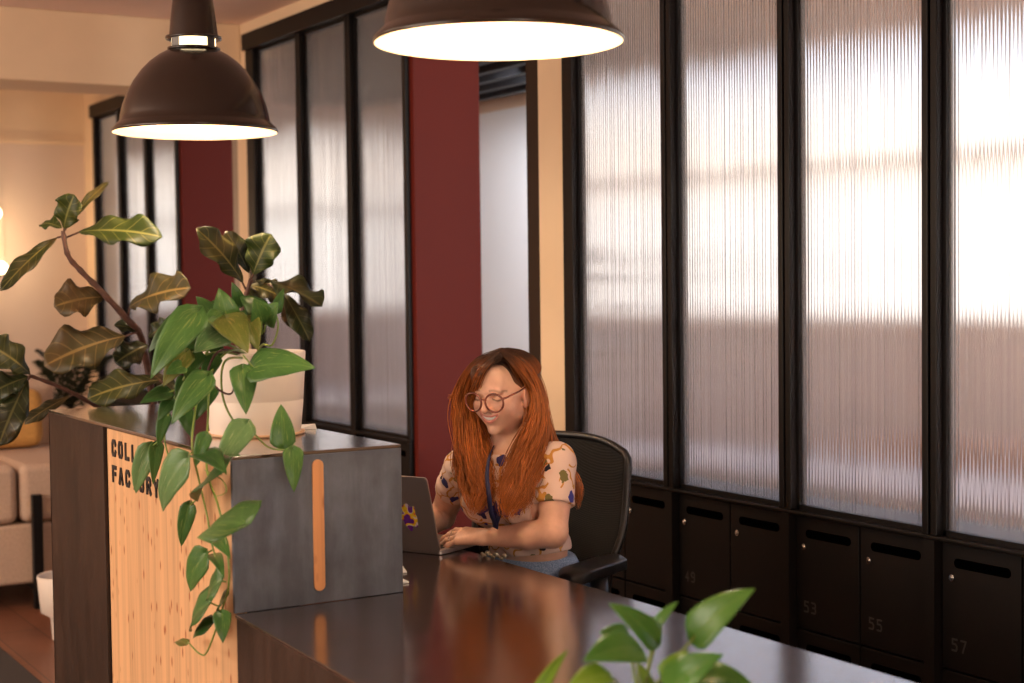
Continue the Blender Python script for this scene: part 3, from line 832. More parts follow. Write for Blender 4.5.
def mesh_obj(name, V, F, mats, parent=None, smooth_it=0, colors=None, mi=None):
    me = bpy.data.meshes.new(name)
    me.vertices.add(len(V)); me.vertices.foreach_set('co', np.asarray(V, np.float32).ravel())
    me.loops.add(F.size); me.loops.foreach_set('vertex_index', F.ravel().astype(np.int32))
    me.polygons.add(len(F)); me.polygons.foreach_set('loop_start', np.arange(0, F.size, F.shape[1], dtype=np.int32)); me.polygons.foreach_set('loop_total', np.full(len(F), F.shape[1], np.int32))
    me.update(calc_edges=True); me.validate()
    me.polygons.foreach_set('use_smooth', [True] * len(me.polygons))
    if not isinstance(mats, (list, tuple)): mats = [mats]
    for m in mats: me.materials.append(m)
    if mi is not None: me.polygons.foreach_set('material_index', mi)
    if colors is not None:
        at = me.color_attributes.new('tone', 'FLOAT_COLOR', 'POINT'); at.data.foreach_set('color', np.asarray(colors, np.float32).ravel())
    o = bpy.data.objects.new(name, me); col.objects.link(o)
    if parent is not None: o.parent = parent
    if smooth_it:
        m = o.modifiers.new('smooth', 'SMOOTH'); m.factor = 0.5; m.iterations = smooth_it
    return o
# ------------------------------------------------------------------ the woman at the desk
def A(v): return np.array([v[0], v[1], v[2]], float)
fwd = A(R @ Vector((0, 0, -1))); fwd[2] = 0; fwd /= np.linalg.norm(fwd)
rgt = A(R @ Vector((1, 0, 0))); rgt[2] = 0; rgt /= np.linalg.norm(rgt)
UPZ = np.array([0, 0, 1.0])
Lb = np.array([0.92, 0.40, 0]); Lb /= np.linalg.norm(Lb)      # her left
Fb = np.array([0.40, -0.92, 0]); Fb /= np.linalg.norm(Fb)     # her front
def nrm(v): return v / np.linalg.norm(v)
person = empty('person', (-3.585, 2.20, 0), label='smiling woman with long copper hair, round glasses and floral top, typing at the desk', cat='person')
PO = A(person.location)

yaw, pit = math.radians(33), math.radians(13)
Fh = -fwd * math.cos(yaw) - rgt * math.sin(yaw); Lh = np.array([-Fh[1], Fh[0], 0]); Lh = nrm(Lh)
Fh = nrm(Fh * math.cos(pit) - UPZ * math.sin(pit)); Uh = np.cross(Fh, Lh); Uh = Uh if Uh[2] > 0 else -Uh
HO = A(P(504, 387.5, 4.04))
S = 0.97
def hp(x, y, z): return HO + (Lh * x + Fh * y + Uh * z) * S
NB = A(P(511, 452, 4.09)); CH = A(P(518, 492, 4.10)); WA = A(P(529, 545, 4.18)); PE = A(P(537, 590, 4.24)); PE[2] = 0.575
SL = A(P(557, 461, 4.00)); SR = A(P(462, 466, 4.18))
EL = A(P(553, 533, 3.93)); WL = A(P(484, 537, 4.00))
ER = np.array([-3.855, 2.10, 0.788]); WR = np.array([-3.715, 1.955, 0.795])
axT = nrm(NB - WA)
def torso(f, g, shirt=False):
    Rm = (Lb, nrm(np.cross(axT, Lb)) , axT)
    f.ell(CH, (0.138 + g, 0.098 + g, 0.155 + g), Rm, 0.03)
    f.ell(WA, (0.118 + g, 0.092 + g, 0.125 + g), Rm, 0.04)
    for s, SJ in ((1, SL), (-1, SR)):
        f.cone(NB - axT * 0.015 + Lb * 0.03 * s, SJ - axT * 0.008 - Lb * 0.012 * s, 0.040 + g, 0.044 + g, 0.045)
        f.ell(CH + Fb * 0.075 + Lb * 0.068 * s - axT * 0.028, (0.058 + g, 0.05 + g, 0.055 + g), Rm, 0.04)
    if not shirt: f.ell(PE, (0.155, 0.11, 0.10), None, 0.05)
def hand(f, w, d, side, up, curl=(0.15, 0.75, 1.15), sc=1.0):
    """d fingers direction, side: towards the thumb"""
    d = nrm(d); side = nrm(side - d * (side @ d)); up = nrm(np.cross(d, side)); up = up if up[2] > 0 else -up
    tips = []
    specs = [(0.027, 0.040, 0.024, 0.019, 0.0082, 0.079), (0.009, 0.044, 0.027, 0.020, 0.0084, 0.083), (-0.010, 0.040, 0.025, 0.019, 0.0080, 0.079), (-0.027, 0.032, 0.019, 0.017, 0.0072, 0.071)]
    for i, (o, a, b, c, r, ln) in enumerate(specs):
        k = w + d * ln * sc + side * o * sc + up * (0.004 - abs(o) * 0.12)
        f.cone(w + side * o * 0.45, k, 0.0145, 0.0105, 0.010)
        p = k; seq = [p]
        ang = 0
        fan = nrm(d + side * o * 5.0)
        for q, (seg, cu) in enumerate(zip((a, b, c), curl)):
            ang = cu + 0.06 * i
            dd = fan * math.cos(ang) - up * math.sin(ang)
            n = p + dd * seg * sc
            f.cone(p, n, r * (1.0 - 0.06 * q) , r * (0.95 - 0.08 * q), 0.0035)
            p = n; seq.append(p)
        tips.append(seq)
    t0 = w + d * 0.022 + side * 0.018 - up * 0.004; t1 = t0 + (d * 0.62 + side * 0.62 - up * 0.25) * 0.040; t2 = t1 + (d * 0.9 + side * 0.2 - up * 0.35) * 0.030; t3 = t2 + (d * 0.95 - side * 0.05 - up * 0.3) * 0.022
    f.cone(t0, t1, 0.014, 0.0105, 0.010); f.cone(t1, t2, 0.0098, 0.0088, 0.003); f.cone(t2, t3, 0.0088, 0.0075, 0.003)
    return tips
f = Field((-4.02, 1.76, 0.46), (-3.20, 2.48, 1.31), 0.0029)
torso(f, -0.007)
f.cone(NB - axT * 0.02, hp(0, -0.012, -0.055), 0.054, 0.048, 0.03)
# arms
f.cone(SL, SL * 0.5 + EL * 0.5, 0.043, 0.043, 0.03).cone(SL * 0.5 + EL * 0.5, EL, 0.043, 0.036, 0.01)
m1 = EL * 0.65 + WL * 0.35 + np.array([0, 0, -0.003]); f.cone(EL, m1, 0.0365, 0.0365, 0.015).cone(m1, WL, 0.036, 0.0215, 0.01)
f.cone(SR, SR * 0.5 + ER * 0.5, 0.043, 0.042, 0.03).cone(SR * 0.5 + ER * 0.5, ER, 0.042, 0.035, 0.01)
m2 = ER * 0.65 + WR * 0.35; f.cone(ER, m2, 0.036, 0.036, 0.015).cone(m2, WR, 0.036, 0.0215, 0.01)
dL = -rgt * 0.80 + fwd * 0.60 - UPZ * 0.06
tipsL = hand(f, WL, dL, rgt * 0.60 + fwd * 0.80 + UPZ * 0.42, UPZ, (0.10, 0.42, 0.62))
dR = np.array([0.28, -0.95, -0.04])
tipsR = hand(f, WR, dR, np.array([0.95, 0.28, 0]), UPZ, (0.25, 0.95, 1.25))
# head
HX = (Lh, Fh, Uh)
def E(x, y, z, a, b, c, k=0.01, op='add', rot=None):
    f.ell(hp(x, y, z), (a * S, b * S, c * S), rot or HX, k, op)
E(0, -0.018, 0.018, 0.072, 0.090, 0.069, 0.02)            # cranium
E(0, 0.028, -0.022, 0.060, 0.062, 0.070, 0.03)            # face
E(0, 0.036, -0.066, 0.045, 0.048, 0.042, 0.025)           # jaw
E(0, 0.074, -0.099, 0.017, 0.014, 0.013, 0.018)           # chin
for s in (-1, 1):
    E(s * 0.035, 0.056, -0.034, 0.026, 0.024, 0.024, 0.026)  # cheek, raised by the smile
    E(s * 0.045, 0.018, -0.062, 0.016, 0.030, 0.018, 0.02)   # jaw corner
    E(s * 0.026, 0.083, 0.012, 0.020, 0.008, 0.007, 0.012)   # brow
    E(s * 0.031, 0.092, -0.006, 0.014, 0.012, 0.011, 0.008, 'sub')
    E(s * 0.031, 0.073, -0.006, 0.0145, 0.0135, 0.0125, 0.003)
E(0, 0.062, 0.045, 0.045, 0.025, 0.035, 0.03)             # forehead
f.cone(hp(0, 0.084, -0.002), hp(0, 0.107, -0.032), 0.0078 * S, 0.0092 * S, 0.007)
for s in (-1, 1): E(s * 0.0105, 0.094, -0.036, 0.0068, 0.0085, 0.0058, 0.005)
E(0, 0.084, -0.060, 0.019, 0.008, 0.014, 0.010)           # muzzle
# lips and the open smile
def arc(x, z0, up): return z0 + up * (x / 0.028) ** 2
for i in range(-4, 4):
    x0, x1 = i * 0.007, (i + 1) * 0.007
    yy = lambda x: 0.0915 - 9.0 * x * x
    f.cone(hp(x0, yy(x0), arc(x0, -0.0535, 0.0065)), hp(x1, yy(x1), arc(x1, -0.0535, 0.0065)), 0.0030, 0.0030, 0.004)
    f.cone(hp(x0, yy(x0) - 0.001, arc(x0, -0.0690, 0.0185)), hp(x1, yy(x1) - 0.001, arc(x1, -0.0690, 0.0185)), 0.0036 - 0.0002 * abs(i), 0.0036, 0.004)
for i in range(-3, 3):
    x0, x1 = i * 0.0075, (i + 1) * 0.0075
    f.cone(hp(x0, 0.093 - 9 * x0 * x0, arc(x0, -0.0612, 0.0125)), hp(x1, 0.093 - 9 * x1 * x1, arc(x1, -0.0612, 0.0125)), 0.0048 - 0.0006 * abs(i), 0.0048 - 0.0006 * abs(i + 1), 0.001, 'sub')
for s in (-1, 1):  # ears
    ra = math.radians(18); e1 = nrm(Lh * math.cos(ra) * 1.0 - Fh * math.sin(ra) * s) ; e2 = nrm(Fh - e1 * (Fh @ e1)); rr_ = (e1, e2, Uh)
    E(s * 0.0735, 0.010, -0.022, 0.008, 0.0155, 0.027, 0.004, 'add', rr_)
    E(s * 0.0815, 0.013, -0.017, 0.005, 0.008, 0.014, 0.004, 'sub', rr_)
    E(s * 0.0725, 0.016, -0.042, 0.006, 0.008, 0.009, 0.004, 'add', rr_)
V, F_ = f.mesh()
# colour of the skin: lips, brows, lashes, cheeks, plus painted nostril shade
loc = (V - HO) / S; lx = loc @ Lh; ly = loc @ Fh; lz = loc @ Uh
skin = np.array([0.80, 0.47, 0.33]); C = np.tile(np.append(skin, 1.0), (len(V), 1))
def paint(mask, c):
    m = np.clip(mask, 0, 1)[:, None]; C[:, :3] = C[:, :3] * (1 - m) + np.array(c) * m
front = (ly > 0.045) & (np.abs(lx) < 0.07)
ck = np.exp(-(((np.abs(lx) - 0.038) / 0.02) ** 2 + ((lz + 0.034) / 0.018) ** 2)) * front; paint(ck * 0.35, (0.66, 0.22, 0.15))
paint(np.exp(-((lx / 0.012) ** 2 + ((lz + 0.036) / 0.01) ** 2)) * (ly > 0.09) * 0.35, (0.66, 0.22, 0.15))
for s_ in (-1, 1): paint(np.exp(-(((lx - s_ * 0.0065) / 0.0028) ** 2 + ((lz + 0.0425) / 0.0025) ** 2)) * (ly > 0.085) * 0.8, (0.20, 0.06, 0.04))  # nostrils: dark shade under the nose painted into the skin
lip_u = np.exp(-((lz - (-0.0535 + 0.0065 * (lx / 0.028) ** 2)) / 0.0034) ** 2) * (np.abs(lx) < 0.029) * (ly > 0.07)
lip_l = np.exp(-((lz - (-0.0692 + 0.0185 * (lx / 0.028) ** 2)) / 0.0042) ** 2) * (np.abs(lx) < 0.029) * (ly > 0.07)
paint(np.maximum(lip_u, lip_l) * 0.9, (0.60, 0.17, 0.15))
cav = (np.abs(lz - (-0.0612 + 0.0125 * (lx / 0.028) ** 2)) < 0.0044) & (np.abs(lx) < 0.0245) & (ly > 0.06) & (ly < 0.0905 - 9 * lx ** 2 )
paint(cav * 0.9, (0.12, 0.02, 0.02))
brow = np.exp(-((lz - (0.0195 - 13 * (np.abs(lx) - 0.024) ** 2)) / 0.0024) ** 2) * (np.abs(lx) > 0.014) * (np.abs(lx) < 0.052) * (ly > 0.04); paint(brow * 0.7, (0.16, 0.07, 0.035))
lash = np.exp(-((lz - (-0.0105 + 22 * (np.abs(lx) - 0.031) ** 2)) / 0.0019) ** 2) * (np.abs(np.abs(lx) - 0.031) < 0.0145) * (ly > 0.06); paint(lash * 0.9, (0.045, 0.02, 0.012))
ear_m = (np.abs(lx) > 0.0725) & (ly < 0.03) & (lz < 0.01) & (lz > -0.055); paint(ear_m * 0.35, (0.66, 0.22, 0.15))
def mat_skin():
    t = NT('skin'); a = t.node('ShaderNodeVertexColor'); a.layer_name = 'tone'
    nz = t.node('ShaderNodeTexNoise', i_Scale=60.0, i_Detail=3.0); t.link(t.coords(), nz.inputs['Vector'])
    r = t.ramp(nz.outputs[0], [(0.3, (0.94, 0.92, 0.91)), (0.7, (1.04, 1.04, 1.04))])
    t.set(Base_Color=t.mix(1.0, a.outputs[0], r.outputs[0], 'MULTIPLY'), Roughness=0.45)
    t.b.inputs['Subsurface Weight'].default_value = 0.12; t.b.inputs['Subsurface Radius'].default_value = (0.012, 0.005, 0.003); t.b.inputs['Subsurface Scale'].default_value = 0.6
    return t.m
M['skin'] = mat_skin()
body = mesh_obj('body', V - PO, F_, M['skin'], person, 1, C)
# teeth
tb = MB(); vs = []; fs = []
NX = 16
for i in range(NX + 1):
    x = -0.0215 + 0.043 * i / NX
    k_ = 1 - (x / 0.0235) ** 2; top = -0.0612 + 0.0125 * (x / 0.028) ** 2 + 0.0056 * k_ + .0008; bot = -0.0612 + 0.0125 * (x / 0.028) ** 2 - 0.0042 * k_
    for z in (top, bot): vs.append(Vector(hp(x, 0.0905 - 9 * x * x, z) - PO)); vs.append(Vector(hp(x, 0.0865 - 9 * x * x, z) - PO))
for i in range(NX):
    b = 4 * i; n = b + 4
    fs += [(b, b+2, n+2, n), (b, n, n+1, b+1), (b+2, b+3, n+3, n+2), (b+1, n+1, n+3, b+3)]
tb.add(vs, fs, 0, True); tb.build('teeth', simple('teeth', (0.95, 0.91, 0.85), 0.25, 0, 0.02), person)

# glasses
M['tortoise'] = simple('tortoise', (0.20, 0.055, 0.035), 0.25, 0, 0.5, 60)
gl = MB()
lens = []
for s in (-1, 1):
    c = hp(s * 0.0335, 0.104, -0.011); ax = nrm(Lh * 1.0 - Fh * 0.12 * s); az = nrm(Uh - Fh * 0.06)
    ring = [Vector(c + (ax * math.cos(t) * 0.0262 * (1 + 0.05 * math.sin(t)) + az * math.sin(t) * 0.0240) - PO) for t in [2 * PI * k / 28 for k in range(29)]]
    gl.tube(ring, 0.0026, 6, cap=False)
    lens.append((c, ax, az))
gl.tube([Vector(hp(-0.010, 0.105, -0.004) - PO), Vector(hp(0, 0.108, -0.001) - PO), Vector(hp(0.010, 0.105, -0.004) - PO)], 0.0019, 6)
for s in (-1, 1):
    gl.tube([Vector(hp(s * 0.0565, 0.101, -0.001) - PO), Vector(hp(s * 0.068, 0.085, 0.002) - PO), Vector(hp(s * 0.076, 0.04, 0.004) - PO), Vector(hp(s * 0.077, 0.010, 0.007) - PO), Vector(hp(s * 0.078, -0.012, 0.0) - PO)], [0.0028, 0.0026, 0.0022, 0.002, 0.002], 6)
glasses = gl.build('glasses', M['tortoise'], person); glasses['label'] = 'round reddish brown glasses'
for c, ax, az in lens:
    lm = MB(); vs = [Vector(c - PO)] + [Vector(c + ax * math.cos(2*PI*k/24) * 0.0235 + az * math.sin(2*PI*k/24) * 0.0215 - PO) for k in range(24)]
    lm.add(vs, [(0, 1 + k, 1 + (k + 1) % 24) for k in range(24)], 0, True); lm.build('lens', M['clear'], glasses)

# top
f2 = Field((-3.95, 1.86, 0.62), (-3.22, 2.46, 1.10), 0.0035)
torso(f2, 0.003, True)
def sleeve(SJ, EJ, L):
    d = nrm(EJ - SJ); q = SJ + d * L
    f2.cone(SJ, q + d * 0.03, 0.048, 0.052, 0.03)
    return q, d
qL, dLv = sleeve(SL, EL, 0.118); qR, dRv = sleeve(SR, ER, 0.13)
lo, hi = f2.lo, f2.lo + f2.n * f2.h

def cut_sleeve(q, d):
    a = q + d * 0.0; 
    r = f2._sub(a - 0.10, a + 0.10); sl, X, Y, Z = r
    tt = (X - q[0]) * d[0] + (Y - q[1]) * d[1] + (Z - q[2]) * d[2]
    rad = np.sqrt(np.maximum(0, (X - q[0]) ** 2 + (Y - q[1]) ** 2 + (Z - q[2]) ** 2 - tt ** 2))
    m = (tt > 0) & (rad < 0.063) & (tt < 0.09)
    # distance to the torso keeps the body side
    f2.phi[sl] = np.where(m, np.maximum(f2.phi[sl], np.minimum(tt, 0.062 - rad)), f2.phi[sl])
cut_sleeve(qL, dLv); cut_sleeve(qR, dRv)
hem = A(P(540, 553, 4.12)); f2.plane(hem, -UPZ + Lb * 0.10)
f2.ell(NB + axT * 0.035 + Fb * 0.022, (0.070, 0.064, 0.042), None, 0.004, 'sub')
for s in (1,):
    # soft folds
    pass
V2, F2 = f2.mesh()
rel = V2 - CH
V2n = V2.copy()
a_ = rel @ axT; b_ = rel @ Lb
fold = 0.0035 * np.sin(a_ * 70 + b_ * 25 + 2 * np.sin(b_ * 18)) * np.clip((-a_ + 0.06) / 0.12, 0, 1) + 0.0015 * np.sin(a_ * 160 + b_ * 90)
V2n += (Fb * fold[:, None])
def mat_print():
    t = NT('floral_print'); co = t.coords((1, 1, 1))
    base = lin((236, 205, 188))
    wp = t.node('ShaderNodeTexNoise', i_Scale=55.0, i_Detail=2.0); t.link(co, wp.inputs['Vector'])
    wm = t.node('ShaderNodeVectorMath'); wm.operation = 'MULTIPLY_ADD'; t.link(wp.outputs['Color'], wm.inputs[0]); wm.inputs[1].default_value = (0.022, 0.022, 0.022); t.link(co, wm.inputs[2])
    vo = t.node('ShaderNodeTexVoronoi', i_Scale=23.0); t.link(wm.outputs[0], vo.inputs['Vector'])
    sel = t.node('ShaderNodeTexWhiteNoise'); t.link(vo.outputs['Color'], sel.inputs[0])
    flower = t.math('MULTIPLY', t.math('LESS_THAN', vo.outputs['Distance'], 0.36), t.math('GREATER_THAN', sel.outputs[0], 0.22))
    fcol = t.ramp(sel.outputs[0], [(0.35, lin((60, 56, 140))), (0.72, lin((48, 42, 96))), (0.78, lin((40, 32, 44))), (0.9, lin((120, 110, 60)))], 'CONSTANT')
    n2 = t.node('ShaderNodeTexNoise', i_Scale=26.0, i_Detail=0.5); t.link(co, n2.inputs['Vector'])
    line = t.math('LESS_THAN', t.math('ABSOLUTE', t.math('SUBTRACT', n2.outputs[0], 0.5)), 0.034)
    n3 = t.node('ShaderNodeTexNoise', i_Scale=18.0, i_Detail=0.0); t.link(t.coords((1, 1, 1), 'Object', (0, 0, 0), (3, 1, 2)), n3.inputs['Vector'])
    line = t.math('MULTIPLY', line, t.math('GREATER_THAN', n3.outputs[0], 0.34))
    c1 = t.mix(line, base, lin((205, 142, 62)))
    c2 = t.mix(flower, c1, fcol.outputs[0])
    t.set(Base_Color=c2, Roughness=0.8)
    return t.m
M['print'] = mat_print()
mesh_obj('floral_top', V2n - PO, F2, M['print'], person, 1)

# jeans and shoes
f3 = Field((-4.05, 1.55, -0.01), (-3.0, 2.5, 0.74), 0.007)
f3.ell(PE, (0.162, 0.12, 0.108), (Lb, Fb, UPZ), 0.04).ell(PE * 0.4 + WA * 0.6 - UPZ * 0.03, (0.146, 0.122, 0.13), (Lb, Fb, UPZ), 0.04)
feet = []
for s in (1, -1):
    hipj = PE + Lb * 0.085 * s - UPZ * 0.01; kn = hipj + Fb * 0.40 + Lb * 0.05 * s - UPZ * 0.02; an = kn + UPZ * (0.10 - kn[2]) - Fb * 0.05
    f3.cone(hipj, kn, 0.086, 0.06, 0.04).cone(kn, an, 0.062, 0.048, 0.02)
    feet.append(an)
top_cut = A(P(545, 558, 4.12)); f3.plane(top_cut, UPZ)
f3.plane(np.array([0, 0, 0.09]), -UPZ)
V3, F3 = f3.mesh()
def mat_denim():
    t = NT('light_denim'); co = t.coords((300, 300, 300)); nz = t.node('ShaderNodeTexNoise', i_Scale=1.0, i_Detail=3.0); t.link(co, nz.inputs['Vector'])
    r = t.ramp(nz.outputs[0], [(0.35, lin((118, 148, 186))), (0.65, lin((170, 196, 226)))]); t.set(Base_Color=r.outputs[0], Roughness=0.85); t.bump(nz.outputs[0], 0.2, 0.001); return t.m
jeans = mesh_obj('jeans', V3 - PO, F3, mat_denim(), person, 2)
for i, an in enumerate(feet):
    f4 = Field(an - np.array([0.2, 0.25, 0.12]), an + np.array([0.2, 0.2, 0.06]), 0.005)
    a0 = an - UPZ * 0.055; f4.cone(a0 - Fb * 0.02, a0 + Fb * 0.15 - UPZ * 0.012, 0.036, 0.030, 0.02).cone(a0, an + UPZ * 0.02, 0.04, 0.042, 0.02).plane((0, 0, 0.004), -UPZ)
    v4, q4 = f4.mesh(); mesh_obj('shoe', v4 - PO, q4, simple('shoe_white', (0.5, 0.5, 0.5), 0.6), person, 2)

# lanyard
M['lanyard'] = simple('lanyard_navy', lin((30, 32, 74)), 0.7, 0, 0.25, 200)
def ribbon(ctrl, wdt, name, mat, n=40):
    pts = np.array(ctrl); out = []
    for i in range(n + 1):
        u = i / n * (len(pts) - 1); k = min(int(u), len(pts) - 2); t = u - k
        p0 = pts[max(k-1, 0)]; p1 = pts[k]; p2 = pts[k+1]; p3 = pts[min(k+2, len(pts)-1)]
        out.append(0.5 * ((2*p1) + (-p0+p2)*t + (2*p0-5*p1+4*p2-p3)*t*t + (-p0+3*p1-3*p2+p3)*t**3))
    out = np.array(out); mb = MB(); vs = []; fs = []
    for i, p in enumerate(out):
        tg = out[min(i+1, n)] - out[max(i-1, 0)]; tg = nrm(tg); sd = nrm(np.cross(tg, Fb)); no = nrm(np.cross(sd, tg))
        for a, b in ((-1, 1), (1, 1), (1, -1), (-1, -1)): vs.append(Vector(p + sd * wdt / 2 * a + no * 0.0008 * b - PO))
    for i in range(n):
        for k in range(4): fs.append((4*i+k, 4*i+(k+1) % 4, 4*i+4+(k+1) % 4, 4*i+4+k))
    mb.add(vs, fs, 0, True); return mb.build(name, mat, person)
def pp(px, py, d): return A(P(px, py, d))
ribbon([pp(493, 447, 4.05), pp(489, 458, 3.99), pp(487, 475, 3.935), pp(489, 495, 3.90), pp(491, 512, 3.905), pp(494, 521, 3.915), pp(495, 528, 3.93)], 0.014, 'lanyard', M['lanyard'])
ribbon([pp(515, 446, 4.00), pp(508, 470, 3.93), pp(503, 495, 3.895), pp(500, 512, 3.90), pp(497, 521, 3.913), pp(496, 528, 3.93)], 0.013, 'lanyard', M['lanyard'])
kr = MB()
for i in range(9):
    q = pp(482 + 2.8 * i, 553.5 + 1.6 * math.sin(i * 2.1) + 0.5 * i, 4.0 - 0.004 * i); kr.sphere(Vector(q - PO), 0.006 + 0.002 * (i % 3), 10, sc=(1, 0.7, 0.7))
kr.build('keyring', simple('key_metal', (0.42, 0.38, 0.30), 0.35, 0.8, 0.4, 90), person)
# rings on the left hand
for fi, (a, b) in ((2, (0, 1)), (1, (0, 1))):
    p0, p1 = tipsL[fi][0], tipsL[fi][1]; c = p0 * 0.35 + p1 * 0.65; d = nrm(p1 - p0); u = nrm(np.cross(d, UPZ)); w_ = np.cross(d, u)
    MB().tube([Vector(c + (u * math.cos(t) + w_ * math.sin(t)) * 0.0088 - PO) for t in [2*PI*k/20 for k in range(21)]], 0.0012, 6, cap=False).build('ring', M['chrome'], person)

# ------------------------------------------------------------------ hair
LG = [
 [(500,352,4.06),(477,361,4.07),(462,380,4.11),(454,402,4.13),(457,432,4.14),(459,465,4.11),(467,492,4.06),(474,508,4.02)],
 [(500,352,4.03),(478,364,4.04),(466,384,4.08),(460,408,4.10),(462,438,4.10),(466,468,4.06),(473,495,4.01),(478,513,3.98)],
 [(500,354,4.00),(482,365,4.00),(472,384,4.03),(467,410,4.08),(471,440,4.07),(476,468,4.02),(480,495,3.97),(481,514,3.95)],
 [(500,356,3.98),(485,367,3.975),(476,384,3.995),(471,406,4.05),(478,440,4.06),(484,465,4.01),(486,490,3.955),(484,509,3.94)],
 [(499,358,3.955),(487,366,3.945),(478,380,3.955),(473,404,4.03),(480,432,4.08),(488,455,4.04),(490,478,3.965),(488,498,3.94)],
]
RG = [
 [(500,354,3.985),(511,362,3.965),(519,373,3.965),(527,383,3.99),(533,396,4.01),(531,418,4.0),(518,448,3.955),(503,484,3.895),(505,512,3.885)],
 [(502,352,4.00),(516,360,3.975),(526,373,3.98),(534,390,4.01),(536,414,4.0),(529,440,3.965),(515,468,3.925),(507,495,3.885),(509,519,3.88)],
 [(504,351,4.02),(519,360,4.00),(531,375,4.00),(538,396,4.02),(539,424,3.995),(532,450,3.955),(521,476,3.91),(515,500,3.88),(514,516,3.88)],
 [(506,351,4.05),(523,360,4.04),(534,378,4.035),(541,403,4.03),(542,430,4.00),(537,454,3.965),(528,480,3.915),(523,500,3.89),(520,512,3.885)],
 [(508,351,4.08),(526,361,4.08),(538,382,4.08),(544,408,4.07),(545,434,4.03),(542,456,3.985),(534,480,3.93),(530,495,3.905),(528,503,3.90)],
]
BG = [
 [(508,351,4.11),(528,363,4.12),(540,386,4.13),(546,415,4.13),(552,442,4.13),(563,466,4.12),(573,486,4.11),(576,503,4.10)],
 [(508,352,4.13),(528,366,4.15),(540,390,4.16),(546,418,4.17),(556,446,4.17),(569,468,4.15),(581,488,4.13),(579,509,4.12)],
]
def cr(ctrl, n):
    pts = np.array([A(P(*c)) for c in ctrl]); u = np.linspace(0, len(pts) - 1, n); k = np.minimum(u.astype(int), len(pts) - 2); t = (u - k)[:, None]
    p0 = pts[np.maximum(k-1, 0)]; p1 = pts[k]; p2 = pts[k+1]; p3 = pts[np.minimum(k+2, len(pts)-1)]
    return 0.5 * ((2*p1) + (-p0+p2)*t + (2*p0-5*p1+4*p2-p3)*t*t + (-p0+3*p1-3*p2+p3)*t**3)
NS = 30
rng = np.random.default_rng(3)
strands = []; tint = []
def grow(G, count, spread, wav):
    gs = [cr(g, NS) for g in G]; T = np.linspace(0, 1, NS)
    for c in range(count):
        u = rng.uniform(0, len(G) - 1); k = min(int(u), len(G) - 2); t = u - k
        cl = (math.floor(u * 4) + 0.5) / 4; dv = (u - cl) * (1 - 0.75 * np.clip(T * 1.3 - 0.15, 0, 1)) + cl; dv = np.clip(dv, 0, len(G) - 1 - 1e-6)
        kk = dv.astype(int); ft = (dv - kk)[:, None]; ga = np.array(gs); ar_ = np.arange(NS); base = ga[kk, ar_] * (1 - ft) + ga[kk + 1, ar_] * ft
        off = rng.normal(0, 1, 3); 
        amp = spread * (0.35 + 0.65 * np.clip(T * 1.6, 0, 1)) * (1 - 0.45 * np.clip((T - 0.75) / 0.25, 0, 1))
        cid = math.floor(u * 4); ph = rng.normal() * 0.25 + cid * 2.4; fq = 15 + 0.6 * rng.normal() + (cid * 1.7) % 3
        wv = wav * np.clip((T - 0.30) * 1.5, 0, 1)
        s_ = base + off[None, :] * amp[:, None] + (rgt[None, :] * np.sin(T * fq + ph)[:, None] + fwd[None, :] * np.cos(T * fq * 0.9 + ph)[:, None] * 0.6) * wv[:, None]
        ln = 1.0 - 0.26 * rng.uniform(0, 1) ** 1.6
        idx = T * ln * (NS - 1); k0 = np.minimum(idx.astype(int), NS - 2); fr = (idx - k0)[:, None]; s_ = s_[k0] * (1 - fr) + s_[k0 + 1] * fr
        strands.append(s_); tint.append((rng.uniform(0.75, 1.2) * (0.62 + 0.72 * ((cid * 0.618) % 1)), ln))
grow(LG, 640, 0.0080, 0.0170); grow(RG, 720, 0.0078, 0.0140); grow(BG, 180, 0.006, 0.006)
grow([[(500,353,4.07),(474,363,4.10),(460,384,4.13),(452,397,4.14),(448,399,4.14)], [(500,353,4.06),(476,364,4.08),(463,384,4.11),(454,396,4.12),(449,396,4.12)]], 36, 0.004, 0.002)
# hair that follows the scalp from the parting down both sides of the head, so the crown is covered
def scalp(side, count, k_part=0.10):
    for c in range(count):
        b = rng.uniform(-0.9, 1.0)                        # back .. front along the parting
        th = np.linspace(0.04, 1.42 if side > 0 else 1.6, NS)
        cx = 0.0 + 0.004 * side; fy = b * 0.082
        rx = 0.080 * math.sqrt(max(0.05, 1 - (b * 0.82) ** 2)) + 0.003
        rz = 0.086 * math.sqrt(max(0.08, 1 - (b * 0.80) ** 2)) + 0.003
        x = side * (np.sin(th) * rx) - 0.008 * (1 - np.sin(th)); z = 0.015 + np.cos(th) * (rz - 0.005)
        sweep = -0.055 * np.clip(th - 0.15, 0, 2) ** 1.2 * (1 if b > 0 else 0.4)
        y = -0.018 + fy + sweep * (0.6 + 0.6 * max(b, 0))
        rad = rng.normal(0, 0.0018)
        pts = HO + S * (x[:, None] * (1 + rad * 6) * Lh + y[:, None] * Fh + (z[:, None] + rad) * Uh)
        strands.append(pts); tint.append((rng.uniform(0.7, 1.15), -1.0 if side > 0 else -0.5))
scalp(1, 420); scalp(-1, 380)
ST = np.array(strands)                                     # (N, NS, 3)
N = len(ST); T = np.linspace(0, 1, NS)
tan = np.gradient(ST, axis=1); tan /= np.linalg.norm(tan, axis=2, keepdims=True) + 1e-9
ref = np.tile(fwd, (N, NS, 1)); u = np.cross(tan, ref); u /= np.linalg.norm(u, axis=2, keepdims=True) + 1e-9; v = np.cross(tan, u)
rad = 0.00125 * (1 - 0.75 * np.clip((T - 0.7) / 0.3, 0, 1))
VH = np.stack([ST + (u * math.cos(2*PI*k/3) + v * math.sin(2*PI*k/3)) * rad[None, :, None] for k in range(3)], 2).reshape(-1, 3)
